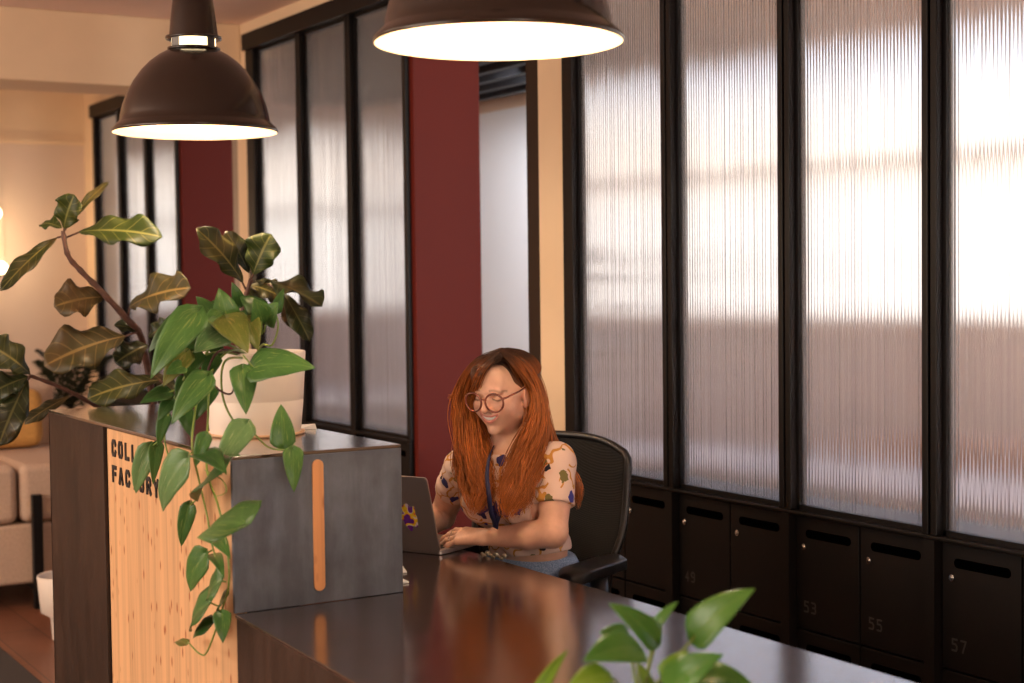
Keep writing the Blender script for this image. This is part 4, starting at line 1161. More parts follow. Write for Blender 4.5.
ii = (np.arange(N)[:, None] * NS + np.arange(NS - 1)[None, :]).ravel() * 3
FH = np.concatenate([np.stack([ii + k, ii + (k+1) % 3, ii + 3 + (k+1) % 3, ii + 3 + k], 1) for k in range(3)])
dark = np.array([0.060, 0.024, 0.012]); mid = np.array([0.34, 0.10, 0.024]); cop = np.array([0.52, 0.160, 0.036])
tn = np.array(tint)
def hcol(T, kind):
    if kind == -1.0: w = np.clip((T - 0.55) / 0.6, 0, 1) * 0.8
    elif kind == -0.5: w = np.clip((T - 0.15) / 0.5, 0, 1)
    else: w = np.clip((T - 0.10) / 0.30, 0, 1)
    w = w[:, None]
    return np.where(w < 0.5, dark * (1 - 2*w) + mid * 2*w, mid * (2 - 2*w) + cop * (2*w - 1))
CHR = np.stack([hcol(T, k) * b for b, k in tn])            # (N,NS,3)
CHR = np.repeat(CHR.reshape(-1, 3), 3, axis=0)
# solid mass beneath the strands
fh = Field((-3.86, 1.80, 0.84), (-3.28, 2.42, 1.34), 0.004)
fh.ell(hp(0, -0.020, 0.018), (0.0765 * S, 0.094 * S, 0.0735 * S), HX, 0.01)
fh.ell(hp(-0.01, -0.055, -0.085), (0.066 * S, 0.034 * S, 0.075 * S), HX, 0.02)
fh.ell(hp(0, -0.06, -0.02), (0.062 * S, 0.045 * S, 0.075 * S), HX, 0.03)
fh.ell(hp(-0.07, -0.025, -0.10), (0.032 * S, 0.035 * S, 0.065 * S), HX, 0.02)
fh.ell(hp(0.006, 0.098, -0.006), (0.064 * S, 0.066 * S, 0.068 * S), HX, 0.006, 'sub')
fh.ell(hp(0.0, 0.06, -0.07), (0.062 * S, 0.066 * S, 0.06 * S), HX, 0.006, 'sub')
fh.ell(hp(0.078, -0.006, -0.014), (0.018, 0.022, 0.032), HX, 0.004, 'sub')
fh.ell(hp(-0.040, 0.064, 0.055), (0.011, 0.022, 0.024), HX, 0.006)
for G, r in ((LG[1:], 0.0075), (RG[1:], 0.0075), (BG, 0.008)):
    cs_ = [cr(g, 14) for g in G]; cs_ += [(a + b) / 2 for a, b in zip(cs_, cs_[1:])]
    for c_ in cs_:
        for i in range(1, 12): fh.cone(c_[i] + fwd * 0.004, c_[i+1] + fwd * 0.004, r, r * (1 if i < 9 else 0.75), 0.008)
VM, FM = fh.mesh()
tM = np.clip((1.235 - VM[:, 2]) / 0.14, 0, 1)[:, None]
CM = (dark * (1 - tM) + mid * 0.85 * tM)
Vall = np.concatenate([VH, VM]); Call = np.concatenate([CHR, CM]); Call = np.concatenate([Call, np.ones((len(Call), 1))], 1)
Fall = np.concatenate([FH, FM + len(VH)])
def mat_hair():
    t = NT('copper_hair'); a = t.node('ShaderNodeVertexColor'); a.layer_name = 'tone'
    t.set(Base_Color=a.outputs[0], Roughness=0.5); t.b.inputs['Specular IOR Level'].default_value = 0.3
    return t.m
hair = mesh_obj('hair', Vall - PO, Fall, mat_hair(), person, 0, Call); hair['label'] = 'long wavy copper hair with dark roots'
# ------------------------------------------------------------------ leaves
def mat_leaf(name, c_lo, c_hi, vein, nv=7.0, slant=1.6, vein_amt=0.6, variegate=0.0, pale=(0.5, 0.55, 0.2), rough=0.46, edge=None, blotch=(0.16, 0.07, 0.025), blot_amt=0.25):
    t = NT(name)
    uv = t.node('ShaderNodeUVMap'); sx = t.node('ShaderNodeSeparateXYZ'); t.link(uv.outputs[0], sx.inputs[0])
    u = sx.outputs[0]; v = t.math('ABSOLUTE', t.math('SUBTRACT', sx.outputs[1], 0.5))   # 0 at midrib .. 0.5 edge
    nz = t.node('ShaderNodeTexNoise', i_Scale=9.0, i_Detail=4.0); t.link(t.coords(), nz.inputs['Vector'])
    r = t.ramp(nz.outputs[0], [(0.3, c_lo), (0.7, c_hi)]); c = r.outputs[0]
    mid = t.ramp(v, [(0.0, (1, 1, 1)), (0.022, (1, 1, 1)), (0.045, (0, 0, 0))])
    ph = t.math('FRACT', t.math('SUBTRACT', t.math('MULTIPLY', u, nv), t.math('MULTIPLY', v, slant)))
    tri = t.math('ABSOLUTE', t.math('SUBTRACT', ph, 0.5))
    sv = t.ramp(tri, [(0.0, (1, 1, 1)), (0.035, (0.6, 0.6, 0.6)), (0.09, (0, 0, 0))])
    f = t.math('MULTIPLY', t.math('MAXIMUM', mid.outputs[0], t.math('MULTIPLY', sv.outputs[0], 0.55)), vein_amt)
    c = t.mix(f, c, vein)
    if blot_amt:
        n3 = t.node('ShaderNodeTexNoise', i_Scale=5.0, i_Detail=3.0); t.link(t.coords((1, 1, 1), 'Object', (0, 0, 0), (5, 2, 9)), n3.inputs['Vector'])
        b = t.ramp(n3.outputs[0], [(0.5, (0, 0, 0)), (0.68, (1, 1, 1))]); c = t.mix(t.math('MULTIPLY', b.outputs[0], blot_amt), c, blotch)
    if variegate:
        n2 = t.node('ShaderNodeTexNoise', i_Scale=1.0, i_Detail=3.0); mp = t.node('ShaderNodeMapping'); mp.inputs['Scale'].default_value = (3.0, 22.0, 1.0)
        t.link(uv.outputs[0], mp.inputs[0]); ad = t.node('ShaderNodeVectorMath'); ad.operation = 'ADD'; t.link(mp.outputs[0], ad.inputs[0]); t.link(t.coords((4, 4, 4)), ad.inputs[1]); t.link(ad.outputs[0], n2.inputs['Vector'])
        b = t.ramp(n2.outputs[0], [(0.60, (0, 0, 0)), (0.66, (1, 1, 1))]); c = t.mix(t.math('MULTIPLY', b.outputs[0], variegate), c, pale)
    t.set(Base_Color=c, Roughness=rough); t.b.inputs['Specular IOR Level'].default_value = 0.35
    bp = t.bump(t.math('ADD', sv.outputs[0], mid.outputs[0]), -0.35, 0.002)
    tl = t.node('ShaderNodeBsdfTranslucent'); t.link(c, tl.inputs[0]); mx = t.node('ShaderNodeMixShader', i_0=0.22)
    t.link(t.b.outputs[0], mx.inputs[1]); t.link(tl.outputs[0], mx.inputs[2]); t.link(mx.outputs[0], t.out.inputs['Surface'])
    return t.m
M['fiddle'] = mat_leaf('fiddle_leaf', (0.024, 0.030, 0.006), (0.052, 0.058, 0.013), (0.26, 0.22, 0.06), 7, 2.4, 0.8, blot_amt=0.45, blotch=(0.15, 0.08, 0.03))
M['fiddle_dark'] = mat_leaf('fiddle_leaf_dark', (0.013, 0.020, 0.008), (0.030, 0.039, 0.014), (0.15, 0.14, 0.05), 7, 2.4, 0.7, rough=0.3, blot_amt=0.25)
M['fiddle_brown'] = mat_leaf('fiddle_leaf_brown', (0.038, 0.034, 0.010), (0.066, 0.054, 0.018), (0.26, 0.18, 0.06), 7, 2.4, 0.8, blot_amt=0.5)
M['fiddle_green'] = mat_leaf('fiddle_leaf_fresh', (0.026, 0.046, 0.006), (0.048, 0.072, 0.011), (0.26, 0.26, 0.07), 6, 2.4, 0.8, blot_amt=0.1)
M['pothos'] = mat_leaf('pothos_leaf', (0.045, 0.125, 0.028), (0.095, 0.22, 0.052), (0.22, 0.38, 0.10), 6, 3.2, 0.22, 0.35, (0.42, 0.48, 0.14), 0.3, blot_amt=0.0)
M['pothos_dark'] = mat_leaf('pothos_leaf_dark', (0.028, 0.085, 0.020), (0.055, 0.14, 0.03), (0.12, 0.22, 0.06), 6, 3.2, 0.2, 0.2, (0.25, 0.32, 0.08), 0.3, blot_amt=0.0)
M['pothos_pale'] = mat_leaf('pothos_leaf_pale', (0.10, 0.20, 0.07), (0.17, 0.32, 0.12), (0.3, 0.42, 0.18), 6, 3.2, 0.25, 0.5, (0.5, 0.56, 0.3), 0.3, blot_amt=0.0)
M['pothos_olive'] = mat_leaf('pothos_leaf_olive', (0.10, 0.13, 0.02), (0.18, 0.22, 0.045), (0.35, 0.33, 0.12), 6, 3.2, 0.2, 0.4, (0.50, 0.34, 0.12), 0.35, blot_amt=0.2)
M['lime'] = mat_leaf('young_leaf_lime', (0.16, 0.33, 0.02), (0.26, 0.46, 0.05), (0.4, 0.55, 0.15), 6, 3.0, 0.25, 0.0, rough=0.3, blot_amt=0.0)
M['palm'] = mat_leaf('palm_leaf', (0.018, 0.022, 0.010), (0.035, 0.04, 0.018), (0.06, 0.06, 0.03), 2, 1, 0.1, blot_amt=0.0, rough=0.6)
M['stem_brown'] = simple('stem_brown', (0.085, 0.035, 0.022), 0.6, 0, 0.35, 60, 0.3)
M['stem_green'] = simple('stem_green', (0.18, 0.26, 0.045), 0.45, 0, 0.2, 40)
M['soil'] = simple('soil', (0.035, 0.02, 0.012), 0.9, 0, 0.6, 120, 0.6)

PROF = {
 'fiddle': lambda u: (math.sin(PI * min(1, u ** 1.25)) ** 0.62) * (0.72 + 0.36 * u) if 0 < u < 1 else 0.0,
 'pothos': lambda u: ((1 - u) ** 0.95) * (min(1.0, u / 0.13) ** 0.5) * (1 + 1.0 * u) if 0 < u < 1 else 0.0,
 'palm': lambda u: (math.sin(PI * u ** 0.6)) ** 0.8 if 0 < u < 1 else 0.0,
}
lrnd = random.Random(11)
def leaf(parent, base, tip, width, mat, kind='pothos', nrm_hint=None, bend=0.10, fold=0.18, wave=0.0, pet=None, pet_r=0.0018, stem_mat=None, name='leaf', nu=16, nv=8, face=True):
    base = Vector(base); tip = Vector(tip)
    ax = tip - base; L = ax.length; ax.normalize()
    view = (CAM - (base + tip) / 2).normalized()
    n = Vector(nrm_hint) if nrm_hint is not None else view * 0.75 + Vector((0, 0, 0.55))
    n = (n - ax * n.dot(ax)).normalized(); w = ax.cross(n).normalized()
    # apparent width -> real width (foreshortened leaves are really wider)
    ip = (w - view * w.dot(view)); ia = (ax - view * ax.dot(view)).normalized(); k = max(0.45, (ip - ia * ip.dot(ia)).length)
    W_ = min(width / k, 1.15 * L if kind != 'palm' else L)
    ph = lrnd.uniform(0, 6.28); prof = PROF[kind]; mx = max(prof(i / 50) for i in range(51))
    mb = MB(); vs = []; fs = []; uvs = []
    for i in range(nu + 1):
        u = i / nu; hw = max(prof(u) / mx, 0.012 if i else 0.02) * W_ / 2
        c = base + ax * (L * u) + n * (bend * L * (4 * u * (1 - u)) - bend * L * 0.3 * u)
        for j in range(nv + 1):
            v = 2 * j / nv - 1
            z = abs(v) * hw * fold - (v * v) * hw * fold * 0.55
            z += wave * hw * math.sin(u * 15 + ph + (1.5 if v > 0 else 0)) * v * v
            back = -0.10 * L * (abs(v) ** 1.5) * max(0, 1 - u / 0.22) if kind == 'pothos' else 0
            vs.append(c + w * (hw * v) + n * z + ax * back); uvs.append((u, (v + 1) / 2))
    for i in range(nu):
        for j in range(nv):
            a = i * (nv + 1) + j; fs.append((a, a + 1, a + nv + 2, a + nv + 1))
    mb.add(vs, fs, 0, True); nb = len(mb.v)
    if pet is not None:
        pts = [Vector(p) for p in pet] + [base + ax * 0.004]
        mb.tube(pts, pet_r, 5, 1)
    o = mb.build(name, [mat, stem_mat or M['stem_green']], parent, local=parent)
    uvl = o.data.uv_layers.new(name='uv')
    allu = uvs + [(0.5, 0.5)] * (len(mb.v) - nb)
    for lp in o.data.loops: uvl.data[lp.index].uv = allu[lp.vertex_index]
    s = o.modifiers.new('thick', 'SOLIDIFY'); s.thickness = 0.0006; s.offset = 0
    return o
def curve_pts(ctrl, n=24):
    pts = [Vector(p) for p in ctrl]; out = []
    for i in range(n + 1):
        u = i / n * (len(pts) - 1); k = min(int(u), len(pts) - 2); t = u - k
        p0 = pts[max(k-1, 0)]; p1 = pts[k]; p2 = pts[k+1]; p3 = pts[min(k+2, len(pts)-1)]
        out.append(0.5 * ((2*p1) + (-p0+p2)*t + (2*p0-5*p1+4*p2-p3)*t*t + (-p0+3*p1-3*p2+p3)*t**3))
    return out

# ------------------------------------------------------------------ fiddle leaf plant behind the desk
fb = Vector((-5.02, 1.80, 0))
fid = empty('fiddle_leaf_plant', fb, label='tall fiddle leaf plant with long brown stems growing up behind the raised desk box', cat='plant')
pp_ = MB().lathe([(0, 0.0), (0.13, 0.0), (0.145, 0.02), (0.175, 0.34), (0.18, 0.36), (0.168, 0.36), (0.16, 0.32), (0, 0.32)], 40)
pp_.build('pot', simple('clay_pot', lin((180, 168, 155)), 0.7), fid)
MB().lathe([(0, 0.33), (0.163, 0.325)], 32).build('soil', M['soil'], fid)
def stem(root, ctrl, r0, r1, mat, name='stem', n=28, knob=0.0):
    pts = curve_pts(ctrl, n); rr = []
    for i in range(len(pts)):
        t = i / (len(pts) - 1); rr.append(r0 + (r1 - r0) * t + knob * (abs(math.sin(i * 2.3)) ** 6))
    return MB().tube(pts, rr, 8).build(name, mat, root, local=root)
DF = 4.85
stem(fid, [fb + Vector((0, 0, .32)), fb + Vector((0.02, -.03, .7)), P(158, 415, 5.0), P(146, 360, 4.95), P(140, 334, 4.9), P(127, 319, DF), P(103, 293, DF - .03), P(81, 271, DF - .05), P(68, 255, DF - .06), P(63, 231, DF - .06)], 0.013, 0.0065, M['stem_brown'], n=60, knob=0.0025)
stem(fid, [fb + Vector((-.02, -.02, .32)), fb + Vector((-.02, -.12, .75)), P(118, 425, 4.98), P(94, 405, 4.9), P(62, 388, 4.84), P(31, 376, 4.8)], 0.009, 0.005, M['stem_brown'], n=36, knob=0.0015)
stem(fid, [fb + Vector((.03, .02, .32)), fb + Vector((.10, -.05, .7)), P(232, 400, 4.86), P(241, 350, 4.8), P(243, 309, 4.76), P(251, 279, 4.74)], 0.011, 0.006, M['stem_brown'], n=36, knob=0.002)
def fl(base, tip, w, mat='fiddle', db=DF, dt=None, pet=None, n=None, wave=0.34, bend=0.07, fold=0.35):
    dt = db if dt is None else dt
    B = P(base[0], base[1], db); Tt = P(tip[0], tip[1], dt)
    pt = [P(pet[0], pet[1], db + 0.005)] if pet else None
    return leaf(fid, B, Tt, w * db / FPX, M[mat], 'fiddle', n, bend, fold, wave, pt, 0.003, M['stem_brown'])
fl((64, 229), (74, 195), 26, 'fiddle_green', DF - .05, DF - .12, (64, 233))
fl((62, 228), (42, 223), 13, 'fiddle_green', DF - .04, DF + .02)
fl((67, 226), (109, 181), 9, 'fiddle', DF - .04, DF + .10, (64, 232), n=(0.3, 0.4, 1.0))
fl((78, 232), (162, 236), 29, 'fiddle_green', DF - .06, DF - .10, (65, 238))
fl((58, 237), (0, 290), 17, 'fiddle', DF - .06, DF - .22, (64, 236))
fl((104, 297), (54, 306), 34, 'fiddle_brown', DF - .02, DF - .10, (106, 296))
fl((129, 307), (190, 287), 31, 'fiddle_brown', DF, DF - .12, (128, 318))
fl((126, 336), (44, 365), 43, 'fiddle_brown', DF - .02, DF - .16, (137, 332))
fl((148, 345), (115, 363), 28, 'fiddle_dark', DF + .05, DF)
fl((160, 380), (87, 398), 30, 'fiddle', DF - .05, DF - .12, (168, 384))
fl((140, 331), (114, 325), 11, 'fiddle_dark', DF + .04, DF)
fl((148, 338), (170, 322), 16, 'fiddle_dark', DF + .06, DF + .05)
fl((30, 374), (-14, 343), 31, 'fiddle', 4.8, 4.7, (31, 376))
fl((29, 377), (-14, 396), 26, 'fiddle_dark', 4.8, 4.72, (31, 376))
fl((28, 379), (-2, 446), 32, 'fiddle_dark', 4.79, 4.68, (31, 376))
fl((71, 396), (24, 424), 13, 'fiddle_brown', 4.86, 4.8, (78, 393))
fl((150, 372), (176, 395), 18, 'fiddle_dark', DF + .03, DF)
D2 = 4.74
fl((243, 283), (197, 228), 27, 'fiddle', D2, D2 - .12, (246, 290))
fl((249, 273), (226, 231), 21, 'fiddle_dark', D2 + .01, D2 - .03)
fl((253, 275), (271, 234), 34, 'fiddle_green', D2 - .02, D2 - .05, (250, 280))
fl((255, 281), (322, 305), 20, 'fiddle_dark', D2, D2 - .12, n=(0.35, 0.0, 1.0))
fl((283, 293), (310, 341), 22, 'fiddle_dark', D2 + .02, D2 - .04, (268, 284))
fl((250, 285), (280, 296), 22, 'fiddle', D2 + .06, D2 + .08)
fl((281, 300), (291, 327), 12, 'fiddle_brown', D2 + .04, D2 + .04)
fl((247, 288), (262, 312), 18, 'fiddle_dark', D2 + .05, D2 + .08)

# ------------------------------------------------------------------ pothos in a pot on the raised box
pc = Vector((-3.568, 1.42, 1.0935))
pot = empty('potted_pothos', pc, label='trailing pothos in a pale pot on the raised desk box, hanging over the pine', cat='plant')
M['pot_pale'] = simple('pale_ceramic', lin((226, 212, 198)), 0.55, 0, 0.05, 6)
PR, PH_ = 0.126, 0.205
MB().lathe([(0, 0), (PR * .86, 0), (PR * .885, 0.004), (PR * .945, 0.083), (PR * .935, 0.085), (PR * .945, 0.087), (PR, PH_ - 0.003), (PR - .002, PH_), (PR - .008, PH_), (PR - .012, PH_ - 0.03), (0, PH_ - 0.03)], 64).build('pot', M['pot_pale'], pot)
MB().lathe([(0, PH_ - .026), (PR - .011, PH_ - .028)], 32).build('soil', M['soil'], pot)
MB().lathe([(0, 0.0), (PR * .86 + .012, 0.0), (PR * .86 + .014, 0.006), (PR * .87, 0.006)], 48).build('saucer', simple('saucer_tan', lin((214, 170, 130)), 0.5), pot)
dpt = 3.60
YV = 1.150            # plane just in front of the pine
def pl(base, tip, w, mat='pothos', db=dpt, dt=None, pet=None, n=None, bend=0.10, fold=0.22, mode='d'):
    if mode == 'y': B = PY(base[0], base[1], YV + (db if abs(db) < .2 else 0)); Tt = PY(tip[0], tip[1], YV + (dt or -.02)); dd = (B - CAM).length
    else: dt = db if dt is None else dt; B = P(base[0], base[1], db); Tt = P(tip[0], tip[1], dt); dd = db
    pt = None
    if pet: pt = [PY(pet[0], pet[1], YV) if mode == 'y' else P(pet[0], pet[1], db + 0.01)]
    return leaf(pot, B, Tt, w * dd / FPX, M[mat], 'pothos', n, bend, fold, 0.03, pt, 0.0016, M['stem_green'])
top = pc + Vector((0, 0, PH_ - 0.02))
def vine(ctrl, r0=0.003, r1=0.0018, n=30, mat='stem_green'): return stem(pot, ctrl, r0, r1, M[mat], 'vine', n)
# vines from the soil, over the rim
rim = lambda a, k=1.0, z=0.0: pc + Vector((math.cos(a) * PR * k, math.sin(a) * PR * k, PH_ + z))
vine([top, P(228, 345, 3.6), P(207, 352, 3.55), P(200, 385, 3.52), PY(192, 440, YV), PY(199, 480, YV), PY(207, 515, YV), PY(212, 545, YV), PY(222, 575, YV)], n=50)
vine([top, P(232, 350, 3.6), P(212, 372, 3.52), P(208, 420, 3.47), PY(207, 470, YV + .01), PY(218, 505, YV), PY(226, 540, YV), PY(229, 580, YV), PY(222, 610, YV), PY(208, 650, YV - .01), PY(200, 654, YV - .01), PY(188, 642, YV - .01)], n=60)
vine([top, P(222, 352, 3.58), P(198, 360, 3.52), P(178, 390, 3.52), PY(165, 430, YV), PY(170, 460, YV), PY(185, 480, YV)], n=40)
vine([top, P(226, 360, 3.52), P(222, 392, 3.50), P(233, 420, 3.47), P(252, 432, 3.42), P(268, 447, 3.38), P(284, 450, 3.34), P(293, 449, 3.32)], n=40)
vine([top, P(222, 350, 3.55), P(208, 372, 3.52), P(218, 389, 3.50), P(232, 393, 3.49), P(236, 370, 3.5), P(243, 372, 3.5)], n=36, mat='stem_brown')
vine([top, P(262, 345, 3.62), P(272, 345, 3.62), P(278, 328, 3.62), P(277, 316, 3.62)], n=20)
vine([PY(205, 470, YV), PY(222, 480, YV - .01), PY(226, 492, YV - .02), PY(214, 497, YV - .02)], 0.0014, 0.001, 20)
# crown
pl((228, 322), (219, 288), 28, 'pothos', 3.55, 3.54, (232, 335))
pl((216, 320), (196, 296), 18, 'pothos_dark', 3.60, 3.62)
pl((198, 312), (150, 378), 35, 'pothos', 3.46, 3.42, (222, 330), fold=0.3)
pl((186, 316), (148, 352), 20, 'pothos_dark', 3.52, 3.5, (222, 336))
pl((228, 328), (194, 352), 34, 'pothos_pale', 3.50, 3.46, (230, 345))
pl((226, 318), (248, 352), 34, 'pothos_olive', 3.50, 3.44, (230, 335))
pl((246, 318), (258, 350), 24, 'pothos_olive', 3.54, 3.5, (244, 340))
pl((262, 316), (240, 296), 24, 'pothos_dark', 3.58, 3.56, (266, 326))
pl((262, 322), (254, 298), 26, 'pothos', 3.56, 3.52, (262, 334))
pl((266, 322), (278, 302), 22, 'pothos', 3.57, 3.55, (264, 332))
pl((276, 312), (284, 288), 12, 'pothos_dark', 3.6, 3.6)
pl((236, 330), (262, 312), 24, 'pothos_dark', 3.62, 3.6, (236, 345))
pl((252, 368), (315, 367), 34, 'pothos', 3.46, 3.42, (243, 355), fold=0.15)
pl((243, 368), (246, 414), 28, 'pothos', 3.46, 3.42, (238, 372), fold=0.3)
pl((247, 424), (216, 474), 28, 'pothos_pale', 3.40, 3.36, (243, 426), fold=0.25)
pl((283, 446), (281, 404), 26, 'pothos', 3.36, 3.38, (283, 450), fold=0.2)
pl((293, 449), (294, 492), 21, 'pothos', 3.32, 3.30, (291, 449), fold=0.35)
pl((208, 376), (171, 424), 28, 'pothos', 3.45, 3.42, (212, 370), fold=0.25)
pl((212, 386), (196, 420), 20, 'pothos_dark', 3.54, 3.52, (210, 380))
pl((187, 352), (163, 386), 24, 'pothos_olive', 3.48, 3.45, (200, 350))
pl((170, 392), (140, 403), 17, 'pothos_dark', 3.50, 3.46, (180, 388))
pl((196, 336), (176, 360), 20, 'pothos_dark', 3.56, 3.55)
pl((210, 340), (222, 358), 20, 'pothos_dark', 3.60, 3.58)
pl((186, 378), (176, 402), 16, 'pothos_dark', 3.52, 3.5)
pl((222, 314), (204, 334), 22, 'pothos', 3.52, 3.49)
pl((204, 324), (214, 300), 18, 'pothos_dark', 3.62, 3.62)
pl((240, 306), (232, 282), 14, 'pothos_dark', 3.62, 3.6)
pl((178, 330), (160, 346), 18, 'pothos_olive', 3.55, 3.53)
pl((196, 352), (186, 380), 24, 'pothos_dark', 3.50, 3.48)
pl((184, 366), (166, 374), 16, 'pothos', 3.46, 3.44)
pl((214, 356), (204, 384), 20, 'pothos_dark', 3.54, 3.52)
pl((172, 400), (158, 420), 16, 'pothos_dark', 3.50, 3.48)
pl((184, 410), (192, 438), 18, 'pothos_dark', 3.52, 3.5)
# hanging in front of the pine
pl((151, 446), (135, 494), 21, 'pothos_pale', 0.0, -0.02, (160, 440), mode='y', fold=0.3)
pl((157, 444), (153, 484), 15, 'pothos', 0.01, 0.0, (164, 438), mode='y')
pl((166, 414), (158, 446), 14, 'pothos_dark', 0.0, 0.0, mode='y')
pl((187, 458), (161, 512), 27, 'pothos_pale', -0.02, -0.04, (192, 452), mode='y', fold=0.3)
pl((190, 504), (181, 547), 17, 'pothos', 0.0, -0.01, (196, 500), mode='y')
pl((178, 462), (166, 480), 12, 'pothos_dark', 0.01, 0.0, mode='y')
pl((222, 474), (196, 500), 22, 'pothos_dark', -0.01, -0.01, (220, 470), mode='y')
pl((200, 455), (226, 472), 24, 'pothos_dark', -0.01, -0.02, mode='y')
pl((206, 434), (196, 466), 16, 'pothos', 0.0, -0.02, mode='y')
pl((246, 525), (201, 535), 31, 'pothos', -0.05, -0.07, (230, 520), mode='y', fold=0.15)
pl((212, 538), (230, 557), 18, 'pothos', 0.0, -0.01, mode='y')
pl((206, 553), (189, 592), 22, 'pothos', -0.01, -0.02, (212, 550), mode='y', fold=0.2)
pl((212, 556), (224, 576), 15, 'pothos', 0.01, 0.0, mode='y')
pl((222, 580), (207, 597), 18, 'pothos', -0.01, -0.02, (226, 582), mode='y')
pl((211, 602), (190, 631), 18, 'pothos', -0.01, -0.02, (218, 606), mode='y', fold=0.3)
pl((222, 612), (223, 643), 18, 'pothos', -0.01, -0.02, (222, 610), mode='y')
pl((212, 624), (192, 638), 12, 'pothos_dark', 0.0, 0.0, mode='y')
pl((186, 645), (175, 642), 8, 'pothos_olive', -0.01, -0.01, (188, 641), mode='y')
pl((228, 596), (218, 612), 10, 'pothos_dark', 0.01, 0.01, mode='y')

# ------------------------------------------------------------------ young plant in the foreground
yc_ = P(640, 706, 2.28); yc_.z = 0.7505
yp = empty('young_plant', yc_, label='small leafy green plant standing on the near part of the desk, blurred at the bottom', cat='plant')
MB().lathe([(0, 0), (0.042, 0), (0.046, 0.004), (0.060, 0.085), (0.062, 0.09), (0.056, 0.09), (0.053, 0.078), (0, 0.078)], 40).build('pot', simple('dark_pot', (0.05, 0.03, 0.025), 0.5), yp)
MB().lathe([(0, 0.082), (0.055, 0.08)], 24).build('soil', M['soil'], yp)
yt = yc_ + Vector((0, 0, 0.08)); dy = 2.28
def yl(base, tip, w, mat='lime', db=dy, dt=None, mid=None, fold=0.25, bend=0.1, n=None):
    dt = db if dt is None else dt
    B = P(base[0], base[1], db); Tt = P(tip[0], tip[1], dt)
    s0 = yt + (B - yt) * 0.08; s0.z = yt.z
    pts = curve_pts([s0, (s0 + B) / 2 + Vector((0, 0, 0.006)), B], 6)[:-1]
    return leaf(yp, B, Tt, w * db / FPX, M[mat], 'pothos', n, bend, fold, 0.0, pts, 0.0022, M['stem_green'])
M['young'] = mat_leaf('young_leaf', (0.06, 0.20, 0.03), (0.12, 0.32, 0.05), (0.25, 0.4, 0.1), 6, 3.0, 0.2, 0.0, rough=0.25, blot_amt=0.1, blotch=(0.2, 0.08, 0.03))
yl((694, 637), (754, 588), 38, 'young', 2.30, 2.26)
yl((656, 642), (610, 603), 27, 'young', 2.32, 2.30)
yl((658, 634), (628, 612), 20, 'young', 2.36, 2.36)
yl((657, 624), (678, 601), 11, 'young', 2.34, 2.34)
yl((637, 648), (584, 660), 38, 'young', 2.24, 2.18)
yl((628, 640), (600, 632), 24, 'young', 2.30, 2.28)
yl((606, 674), (566, 690), 26, 'lime', 2.2, 2.15)
yl((534, 702), (568, 649), 15, 'lime', 2.22, 2.26, fold=0.9)
yl((668, 694), (722, 654), 40, 'young', 2.2, 2.14)
yl((700, 676), (758, 690), 30, 'young', 2.22, 2.16)
yl((664, 676), (688, 650), 20, 'lime', 2.27, 2.27)
yl((650, 690), (640, 664), 14, 'lime', 2.3, 2.3)

# ------------------------------------------------------------------ dark palm far behind
pb = PZ(72, 470, 0.0); pb = Vector((-9.3, 1.75, 0.0))
a_ = P(70, 388, 9.0)
pb = Vector((a_.x, a_.y, 0))
palm = empty('potted_palm', pb, label='dark feathery palm against the far cream wall, beyond the fiddle leaf stems', cat='plant')
MB().lathe([(0, 0), (0.15, 0), (0.19, 0.34), (0.18, 0.36), (0.165, 0.33), (0, 0.33)], 32).build('pot', simple('grey_pot', (0.06, 0.05, 0.045), 0.6), palm)
crown = a_ + Vector((0, 0, -0.12))
prn = random.Random(5)
stem(palm, [pb + Vector((0, 0, .3)), pb + Vector((0.01, 0, .6)), crown], 0.03, 0.022, M['stem_brown'], 'trunk')
for k in range(17):
    ang = 2 * PI * k / 17 + prn.uniform(-.2, .2); el = prn.uniform(0.3, 1.35); Ln = prn.uniform(0.42, 0.62)
    dr = Vector((math.cos(ang) * math.cos(el), math.sin(ang) * math.cos(el), math.sin(el)))
    rach = [crown + dr * (Ln * t) - Vector((0, 0, 0.36 * Ln * (t ** 2.2))) for t in [i / 12 for i in range(13)]]
    mb = MB(); mb.tube(rach, [0.004 * (1 - i / 14) + .001 for i in range(13)], 5)
    for i in range(1, 13):
        t = (rach[i] - rach[i-1]).normalized(); sd = t.cross(Vector((0, 0, 1))).normalized()
        for s in (-1, 1):
            ll = 0.17 * math.sin(PI * (i + 1) / 15); e = rach[i] + (sd * s * 0.75 + t * 0.65 - Vector((0, 0, 0.3))) * ll; m_ = (rach[i] + e) / 2 + Vector((0, 0, .01))
            wv = t * 0.011
            mb.add([rach[i] - wv * .3, rach[i] + wv * .3, m_ + wv, e, m_ - wv], [(0, 1, 2, 4), (4, 2, 3)], 0, True)
    mb.build('frond', M['palm'], palm, local=palm)

# ------------------------------------------------------------------ sofa, planter, rug, wall lamp
M['sofa_cloth'] = simple('sofa_cloth', lin((188, 160, 138)), 0.9, 0, 0.08, 90, 0.2)
M['sofa_gold'] = simple('cushion_gold', lin((196, 146, 78)), 0.85, 0, 0.08, 60, 0.2)
sx0 = PZ(20, 585, 0.11)
sofa = empty('sofa', (sx0.x, sx0.y, 0), label='cream upholstered sofa with thick cushions and black steel legs, left of the desk', cat='sofa')
def cush(name, x0, x1, y0, y1, z0, z1, mat, b=0.035, lab=None):
    o = rbox(x0, x1, y0, y1, z0, z1).build(name, mat, sofa, bevel=b, seg=4)
    if lab: o['label'] = lab
    return o
cush('base', -0.95, 0.0, -1.5, 0.42, 0.11, 0.385, M['sofa_cloth'], 0.02)
cush('seat_cushion', -0.93, 0.012, -1.48, -0.53, 0.39, 0.655, M['sofa_cloth'], 0.04)
cush('seat_cushion', -0.93, 0.012, -0.52, 0.0, 0.39, 0.655, M['sofa_cloth'], 0.04)
